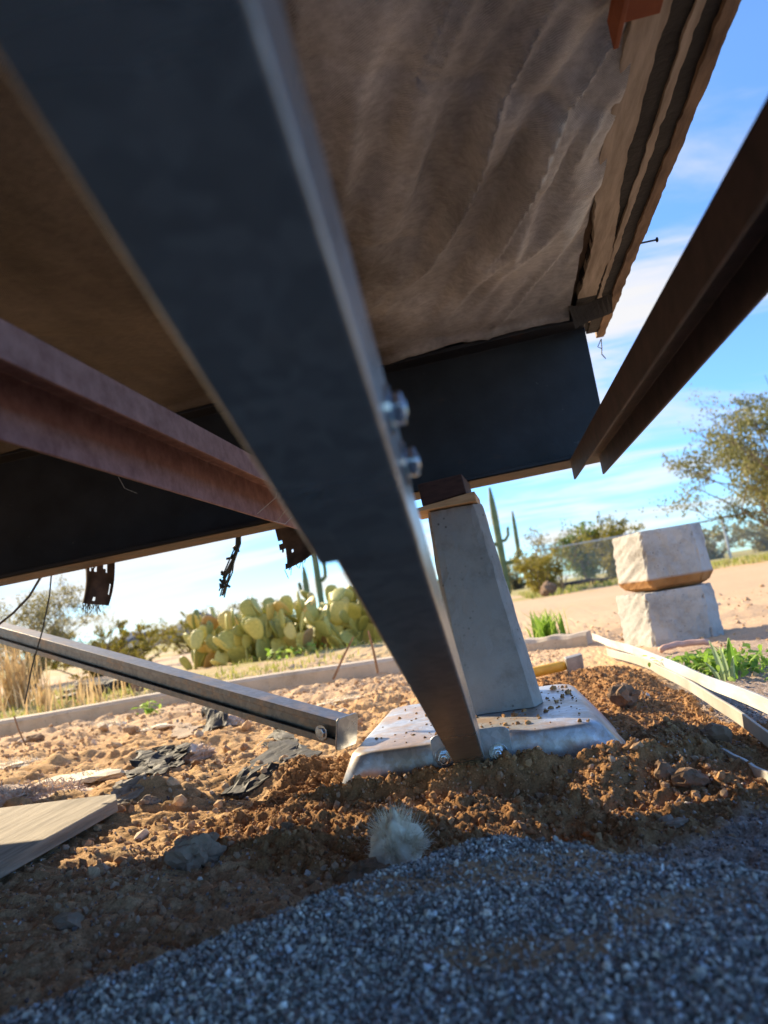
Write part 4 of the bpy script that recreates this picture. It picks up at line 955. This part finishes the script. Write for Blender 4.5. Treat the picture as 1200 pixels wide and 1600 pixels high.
# cobweb threads and straw bits on the beam
def straw(pts, rad, label, name='straw', mat=M_STRAW if False else M_TWIG):
    b = MB(); b.tube(pts, rad, 5); return tag(b.build(name, mat, None), label, 'straw')
g = G(590, 1052, .02); b = MB(); b.tube([g, g+Vector((-.003,0,.08)), g+Vector((-.012,.0,.165))], [.006,.005,.004], 6); tag(b.build('twig', M_TWIG, None), 'upright brown twig stuck in front of the kerb', 'twig')
g = G(520, 1062, .02); b = MB(); b.tube([g, g+Vector((.05,.02,.08)), g+Vector((.10,.03,.15))], [.006,.005,.003], 6); tag(b.build('twig', M_TWIG, None), 'slanting brown twig leaning beside the upright one', 'twig')
g = G(40, 1165, .03); b = MB(); b.tube([g, g+Vector((-.02,0,.05)), g+Vector((-.03,0,.09))], .0025, 5); tag(b.build('twig', M_TWIG, None), 'thin bent twig standing on the dirt below the dry grass', 'twig')
g = G(285, 1480, .02); b = MB(); b.tube([(g.x-.01,g.y-.02,hz_(g.x-.01,g.y-.02)+.003), (g.x,g.y,hz_(g.x,g.y)+.006), (g.x+.008,g.y+.03,hz_(g.x+.008,g.y+.03)+.004)], .0008, 5); tag(b.build('straw', M_PALE, None), 'single curved straw on the brown dirt before the gravel heap', 'straw')

# ------------------------------------------------------------------ plants
def quad_base():
    v = np.array([[-.5,0,0],[0,-.32,.05],[.5,0,0],[0,.32,.05]]); return v, np.array([[0,1,2,3]])
def bush(name, label, cat, x, y, height, width, nst, nleaf, lsize, mat, seed, up=.6, clump=.09, bare=0.35, group=None, stemr=.012, droop=0.0, lean=(0,0)):
    r = np.random.default_rng(seed); z0 = hz_(x, y) - .02; e = tag(empty(name, (x, y, z0)), label, cat, group)
    b = MB(); tips = []
    for k in range(nst):
        az = r.uniform(0, 2*np.pi); sp = math.sqrt(r.uniform(0, 1))*width/2; h = height*r.uniform(.6, 1.0)*(1 - .35*(sp/(width/2))**2)
        p = np.array([x, y, z0]); end = p + [sp*math.cos(az)+lean[0]*h, sp*math.sin(az)+lean[1]*h, h]; mid = p + (end-p)*.5 + [0, 0, up*h*.12] + np.append(r.normal(0, .06*width, 2), 0)
        pts = [p + r.normal(0, .01, 3)*[1,1,0], p*.65+mid*.35 + r.normal(0, .03*width, 3), mid, mid*.4+end*.6 + r.normal(0, .03*width, 3), end]
        b.tube([tuple(q_) for q_ in pts], [stemr, stemr*.8, stemr*.6, stemr*.4, stemr*.2], 5)
        for t in range(6):
            f_ = r.uniform(bare, 1.0); i_ = min(int(f_*4), 3); q_ = pts[i_] + (pts[i_+1]-pts[i_])*(f_*4-i_)
            dd = r.normal(0, 1, 3)*[1, 1, .6] + [math.cos(az)*.6, math.sin(az)*.6, .5-droop]; dd /= np.linalg.norm(dd); ln = height*r.uniform(.1, .26)
            q2 = q_ + dd*ln; b.tube([tuple(q_), tuple((q_+q2)/2 + r.normal(0, .02*height, 3)), tuple(q2)], [stemr*.35, stemr*.25, stemr*.12], 4); tips.append((q_, q2))
    attach(b.build('stems', M_STEM, None), e); bpy.data.objects[-1] if False else None
    T = len(tips); pick = r.integers(0, T, nleaf); t = r.uniform(.25, 1.1, nleaf)[:, None]
    A = np.array([a for a, _ in tips])[pick]; B = np.array([c for _, c in tips])[pick]
    tw = r.uniform(.5, 1.5, T)[pick]
    P = A + (B-A)*t + r.normal(0, clump*height, (nleaf, 3))*tw[:, None]*.6
    P[:, 2] = np.maximum(P[:, 2], z0 + .03)
    s = lsize*r.uniform(.6, 1.4, nleaf); crnd = np.clip(r.uniform(0, 1, T)[pick]*.6 + r.uniform(0, 1, nleaf)*.4, 0, 1)
    o = mass('foliage', [quad_base()], P, np.stack([s, s*.8, s], -1), rotmats(nleaf, 1.2), mat, crnd, smooth=False); attach(o, e)
    return e
# beyond the kerb
bush('creosote_bush', 'tall airy creosote bush rising behind the channel brace', 'bush', -5.0, 6.9, 1.2, 1.8, 26, 11000, .028, M_OLIVE, 3, .7, .05, .3, stemr=.010)
bush('shrub', 'low mustard yellow shrub under the creosote bush', 'bush', -4.6, 7.6, .6, 1.9, 30, 9000, .030, M_YBUSH, 4, .3, .05, .1)
bush('shrub', 'yellow green shrub beside the blue hill, beyond the prickly pear', 'bush', -6.3, 13.8, .85, 1.9, 26, 6000, .045, M_YBUSH, 5, .4, .05, .1)
bush('shrub', 'small yellow shrub between the creosote bush and the hill', 'bush', -6.0, 10.8, .55, 1.5, 24, 4500, .035, M_YBUSH, 15, .4, .05, .1)
bush('creosote_bush', 'big creosote bush arching behind the concrete blocks', 'bush', 5.9, 13.2, 3.3, 4.8, 70, 46000, .058, M_CREO, 6, .8, .045, .22, stemr=.024, lean=(-.1, 0))
bush('creosote_bush', 'rounded olive and gold creosote bush behind the pier', 'bush', .92, 14.5, 1.05, 1.35, 30, 7000, .045, M_YBUSH, 7, .6, .05, .15, stemr=.014)
bush('creosote_bush', 'sparse grey shrub with bare tops beside the pier', 'bush', 1.35, 15.5, 1.75, 1.5, 14, 1300, .050, M_OLIVE, 8, .8, .05, .4, stemr=.012)
bush('tree', 'dense green tree beyond the chain link fence', 'tree', 3.75, 31, 2.7, 1.7, 30, 7000, .13, M_GREEN, 9, .6, .06, .15, stemr=.06)
bush('tree', 'golden olive tree at the fence beside the green tree', 'tree', 4.35, 27, 2.5, 1.5, 30, 8000, .11, M_YBUSH, 10, .6, .06, .1, stemr=.05)
for i, (x_, y_, h_, w_2) in enumerate([(7.5, 36, 1.9, 4), (10.5, 38, 2.0, 5), (1.2, 44, 2.3, 5), (14, 40, 2.2, 5), (-1.5, 42, 2.4, 6), (-13, 38, 2.0, 5), (-17, 44, 2.2, 6), (-9, 46, 2.0, 6), (18, 42, 2.6, 6)]):
    bush('shrub', 'far olive desert shrub beyond the chain link fence', 'bush', x_, y_, h_, w_2, 24, 3000, .16, M_OLIVE, 60+i, .4, .06, .1, 'far desert shrubs', stemr=.03)

def blades(name, n, region, h0, h1, mat, label, kind='stuff', cat=None, wd=.004, lean=.35, seed=1, rnd=None):
    r = np.random.default_rng(seed); x, y = region(r, n); n = len(x); z = full_h(x, y) - .004; h = r.uniform(h0, h1, n); az = r.uniform(0, 2*np.pi, n); ln = np.abs(r.normal(0, lean, n))*h
    dx, dy = np.cos(az)*ln, np.sin(az)*ln; px_, py_ = -np.sin(az)*wd*r.uniform(.6, 1.4, n), np.cos(az)*wd
    a = np.stack([x-px_, y-py_, z], -1); b_ = np.stack([x+px_, y+py_, z], -1); c = np.stack([x+dx*.4+px_*.8, y+dy*.4+py_*.8, z+h*.6], -1); d_ = np.stack([x+dx*.4-px_*.8, y+dy*.4-py_*.8, z+h*.6], -1); t = np.stack([x+dx, y+dy, z+h*.95], -1)
    V_ = np.stack([a, b_, c, d_, t], 1).reshape(-1, 3); k = np.arange(n)[:, None]*5
    F_ = np.concatenate([k+np.array([[0,1,2]]), k+np.array([[0,2,3]]), k+np.array([[3,2,4]])], 0)
    o = np_mesh(name, V_, F_, mat, {'rnd': np.repeat(r.uniform(0, 1, n), 5)}, False)
    return tag(o, label, cat, kind=kind)
def strip_region(x0, x1, y0, y1, thr, seed):
    def f(r, n):
        x = r.uniform(x0, x1, n); y = r.uniform(y0, y1, n); k = fbm(x*1.7, y*1.7, 4, seed) > thr; return x[k], y[k]
    return f
blades('grass', 6000, strip_region(-4.6, -.3, 3.0, 5.3, .02, 5), .015, .055, M_GRASS, 'sparse yellow green grass between the kerb and the prickly pear', seed=2)
blades('grass', 16000, strip_region(.5, 14, 12.5, 22, .0, 6), .05, .13, M_GRASS, 'green grass strips along the far yard before the fence', wd=.012, seed=3)
def spot(cx_, cy_, r0):
    return lambda r, n: (cx_ + r.normal(0, r0, n), cy_ + r.normal(0, r0*.8, n))
blades('dry_grass', 170, spot(-2.80, 3.7, .07), .22, .50, M_STRAW, 'tall clump of straw coloured dry grass behind the kerb', None, 'grass clump', .004, .35, 4)
blades('dry_grass', 110, spot(-2.2, 3.25, .2), .08, .22, M_STRAW, 'short straw grass clump at the kerb below the tall dry one', None, 'grass clump', .004, .5, 14)
blades('grass_tuft', 130, spot(.165, 3.05, .035), .05, .14, M_WEED, 'bright green grass tuft behind the short kerb piece', None, 'grass tuft', .005, .6, 5)
def weed(name, label, x, y, n, r0, lsize, mat, seed, h=.03):
    r = np.random.default_rng(seed); px_ = x + r.normal(0, r0, n); py_ = y + r.normal(0, r0*1.1, n); s = lsize*r.uniform(.6, 1.3, n)
    P = np.stack([px_, py_, full_h(px_, py_) + r.uniform(.2, 1, n)*h], -1)
    bv = np.array([[-.5,0,0],[-.2,-.22,.08],[.2,-.22,.10],[.5,0,.02],[.2,.22,.10],[-.2,.22,.08]]); bf = np.array([[0,1,5],[1,2,5],[2,4,5],[2,3,4]])
    o = mass(name, [(bv, bf)], P, np.stack([s, s*.8, s], -1), rotmats(n, .55), mat, None, False); return tag(o, label, kind='stuff')
weed('weed_clump', 'bright green leafy weed clump behind the white rail', .44, 1.72, 420, .045, .026, M_WEED, 3, .045)
weed('weed_clump', 'low spreading weed sprigs on the gravel beside the leafy clump', .52, 1.66, 150, .07, .020, M_WEED, 4, .02)
weed('weed_clump', 'small green weed sprout on the dirt below the kerb', *G(232, 1112, .02)[:2], 40, .02, .03, M_WEED, 6, .04)
weed('weed_clump', 'green broad leaf weeds at the foot of the prickly pear', -1.42, 4.62, 60, .10, .05, M_WEED, 8, .07)
bpl = tag(empty('weed_plant', (.425, 1.60, hz_(.425, 1.6))), 'upright pale weed with long blades among the green clump', 'weed')
for k, (dx, dy, ln, wd, lx) in enumerate([(0,0,.092,.006,-.012),(.010,0,.075,.005,-.004),(.026,.01,.088,.009,.004),(.016,-.01,.055,.005,.010),(-.010,.0,.045,.005,-.02)]):
    b = MB(); z0 = hz_(.425+dx, 1.6+dy)-.004; v = []
    for j in range(6):
        t = j/5; ww = wd*math.sin(math.pi*min(.97, .15+.8*t)); v += [(.425+dx+lx*t*t-ww, 1.6+dy+.004*t, z0+ln*t), (.425+dx+lx*t*t, 1.6+dy-.004+.004*t, z0+ln*t), (.425+dx+lx*t*t+ww, 1.6+dy+.004*t, z0+ln*t)]
    b.add(v, [(3*j+i, 3*j+i+1, 3*j+i+4, 3*j+i+3) for j in range(5) for i in range(2)]); o = b.build('leaf', M_PALE if k != 2 else M_WEED, bpl)

# prickly pears
def pad_mesh(seed, wr=.72):
    r = random.Random(seed); n, m = 16, 7; v = [(0, 0, 0)]; f = []; rings = []
    for j in range(1, m):
        t = j/m; ring = []
        for k in range(n):
            a = 2*math.pi*k/n; zc = .5 - .5*math.cos(math.pi*t); hw = .5*wr*math.sin(math.pi*t)**.75*(.78 + .44*zc); th = .072*math.sin(math.pi*t)**.6
            ring.append((hw*math.cos(a), th*math.sin(a) + .03*math.sin(zc*3+seed), zc))
        rings.append(ring); v += ring
    v.append((0, .02*math.sin(3+seed), 1.0))
    for k in range(n): f.append((0, 1+(k+1) % n, 1+k))
    for j in range(m-2):
        for k in range(n): f.append((1+j*n+k, 1+j*n+(k+1) % n, 1+(j+1)*n+(k+1) % n, 1+(j+1)*n+k))
    for k in range(n): f.append((1+(m-2)*n+k, 1+(m-2)*n+(k+1) % n, len(v)-1))
    me = bpy.data.meshes.new('pad'); me.from_pydata(v, [], f); me.polygons.foreach_set('use_smooth', [True]*len(f)); me.materials.append(M_PAD); me.update(); return me
PADS = [pad_mesh(1, .70), pad_mesh(2, .80), pad_mesh(3, .62), pad_mesh(4, .74)]
def prickly(label, cx_, cy_, rx, ry, h, limit, seed, size=.17):
    r = random.Random(seed); e = tag(empty('prickly_pear', (cx_, cy_, hz_(cx_, cy_))), label, 'cactus'); made = 0
    def add(p, az, tilt, roll, s):
        o = bpy.data.objects.new('pad', r.choice(PADS)); COL.objects.link(o)
        mw = Matrix.Rotation(az, 3, 'Z') @ Matrix.Rotation(tilt, 3, 'X') @ Matrix.Rotation(roll, 3, 'Y')
        o.rotation_euler = mw.to_euler(); o.scale = (s, s, s); o.location = p; attach(o, e); return mw
    frontier = []
    nb = int(limit*.22)
    for k in range(nb):
        a = r.uniform(0, 2*math.pi); q_ = math.sqrt(r.uniform(.05, 1)); x = cx_+rx*q_*math.cos(a); y = cy_+ry*q_*math.sin(a); s = size*r.uniform(.8, 1.25)
        frontier.append((Vector((x, y, hz_(x, y)-.02)), r.uniform(0, 6.28), r.gauss(0, .5), r.gauss(0, .3), s))
    while frontier and made < limit:
        nxt = []
        for p, az, ti, ro, s in frontier:
            if made >= limit: break
            mw = add(p, az, ti, ro, s); made += 1
            for c in range(r.choice((1, 2, 2, 3))):
                lx = r.uniform(-.28, .28); q_ = p + mw @ Vector((lx*s, 0, s*(.93 - lx*lx*1.6)))
                rr_ = ((q_.x-cx_)/rx)**2 + ((q_.y-cy_)/ry)**2; top = h*math.sqrt(max(0.0, 1.12-rr_))*r.uniform(.85, 1.06)
                s2 = s*r.uniform(.78, 1.0)
                if q_.z + s2*.7 < top: nxt.append((q_, az+r.gauss(0, .8), max(-1.0, min(1.0, ti*.4+r.gauss(0, .35))), ro*.4 + lx*1.6 + r.gauss(0, .25), max(s2, size*.6)))
        r.shuffle(nxt); frontier = nxt
    return e
prickly('sprawling prickly pear mound with large yellow green pads beyond the kerb', -1.36, 5.42, .84, .55, 1.16, 299, 3, .172)
prickly('smaller prickly pear clump at the hill end of the large mound', -2.16, 5.62, .42, .42, .86, 200, 8, .155)

# saguaros
def saguaro(label, x, y, h, r0, arms, lean=0.0):
    e = tag(empty('saguaro', (x, y, hz_(x, y)-.05)), label, 'cactus'); z0 = hz_(x, y)-.05
    def limb(path, rad, name):
        n = 22; b = MB(); P = [Vector(p) for p in path]; Q = []
        for i in range(len(P)-1):
            for k in range(5): Q.append(P[i].lerp(P[i+1], k/5))
        Q.append(P[-1]); L_ = len(Q); rr_ = [rad*(.85+.15*min(1, i/4))*(1 if i < L_-3 else (.95, .75, .35)[i-(L_-3)]) for i in range(L_)]
        b.tube(Q, rr_, n); o = b.build(name, M_SAG, e, smooth=True)
        for i, v in enumerate(o.data.vertices):
            if i % 2: c = Q[min(i//n, L_-1)]; v.co = c + (v.co-c)*.86
    limb([(x, y, z0), (x, y, z0+h*.5), (x+lean*h, y, z0+h)], r0, 'trunk')
    for (za, dx, zt_, top) in arms:
        limb([(x, y, z0+za), (x+dx*.55, y, z0+za-.02), (x+dx*.92, y+.05, z0+za+.18), (x+dx, y+.05, z0+za+.5), (x+dx*1.06, y, z0+top)], r0*zt_, 'arm')
saguaro('tall saguaro with a raised curved arm behind the pier', .34, 30, 4.6, .15, [(1.35, .72, .62, 3.45), (2.3, .45, .45, 2.75), (2.2, -.48, .62, 3.75)])
saguaro('distant slender saguaro above the prickly pear', -10.7, 42, 5.4, .20, [(2.6, .5, .6, 4.0)])
saguaro('distant shorter saguaro beside the slender one', -11.5, 42, 3.6, .18, [(2.0, -.4, .6, 2.7)])

blob('boulder', (.88, 13.2), (.17, .14, .15), M_DROCK, 'round brown boulder under the creosote bush behind the pier', 'boulder', 5, .25, 3, .15)
for i, (px, py, sx) in enumerate([(165, 1072, .22), (205, 1070, .20), (140, 1085, .18)]):
    g = G(px, py, .03)
    blob('rubble', (g.x*.92, g.y*.92), (sx, .09, .05), M_TAR, ('long dark slab of rubble in the grass behind the kerb', 'dark rubble slab nearest the channel brace behind the kerb', 'low dark rubble slab nearest the dry grass')[i], 'rubble', 50+i, .4, 3, .3)
blob('boulder', (1.9, 19), (1.1, .2, .12), M_TAR, 'long dark log shape lying before the chain link fence', 'log', 6, .3, 3, .3)

# fence
fence = tag(empty('chain_link_fence', (4, 25, 0)), 'grey chain link fence running across the far side of the yard', 'fence')
fx0, fy0, fx1, fy1 = 1.5, 25.5, 16.5, 22.8
nps = 6
for k in range(nps):
    t = k/(nps-1); x_ = fx0+(fx1-fx0)*t; y_ = fy0+(fy1-fy0)*t; z0 = hz_(x_, y_)
    b = MB(); b.tube([(x_, y_, z0-.05), (x_, y_, z0+1.42)], .045, 10); b.tube([(x_, y_, z0+1.42), (x_, y_, z0+1.47)], [.055, .01], 10); b.build('post', M_FENCE, fence)
zf = hz_(9, 24)
b = MB(); b.tube([(fx0, fy0, zf+1.36), (fx1, fy1, zf+1.36)], .03, 8); b.build('rail', M_FENCE, fence)
nd = 190; t = np.arange(nd)/nd; hgt = 1.3; run = hgt
ddx, ddy = (fx1-fx0), (fy1-fy0); LL = math.hypot(ddx, ddy); V_ = []; F_ = []; wd = .0028
for sgn in (1, -1):
    for k in range(int(LL/.075)):
        a0 = k*.075; a1 = a0 + sgn*run
        if a1 < 0 or a1 > LL: continue
        p = np.array([fx0+ddx*a0/LL, fy0+ddy*a0/LL + .004*sgn, zf+.04]); q_ = np.array([fx0+ddx*a1/LL, fy0+ddy*a1/LL + .004*sgn, zf+.04+hgt]); o_ = np.array([wd*.7, 0, -wd*.7*sgn]); i0 = len(V_)
        o2 = np.array([0, wd, 0]); V_ += [p-o_, p+o2, p+o_, q_-o_, q_+o2, q_+o_]; F_ += [(i0, i0+1, i0+4, i0+3), (i0+1, i0+2, i0+5, i0+4), (i0+2, i0, i0+3, i0+5)]
wm = np_mesh('wire_mesh', np.array(V_), np.array(F_), M_FENCE, smooth=False); attach(wm, fence); wm['kind'] = 'stuff'
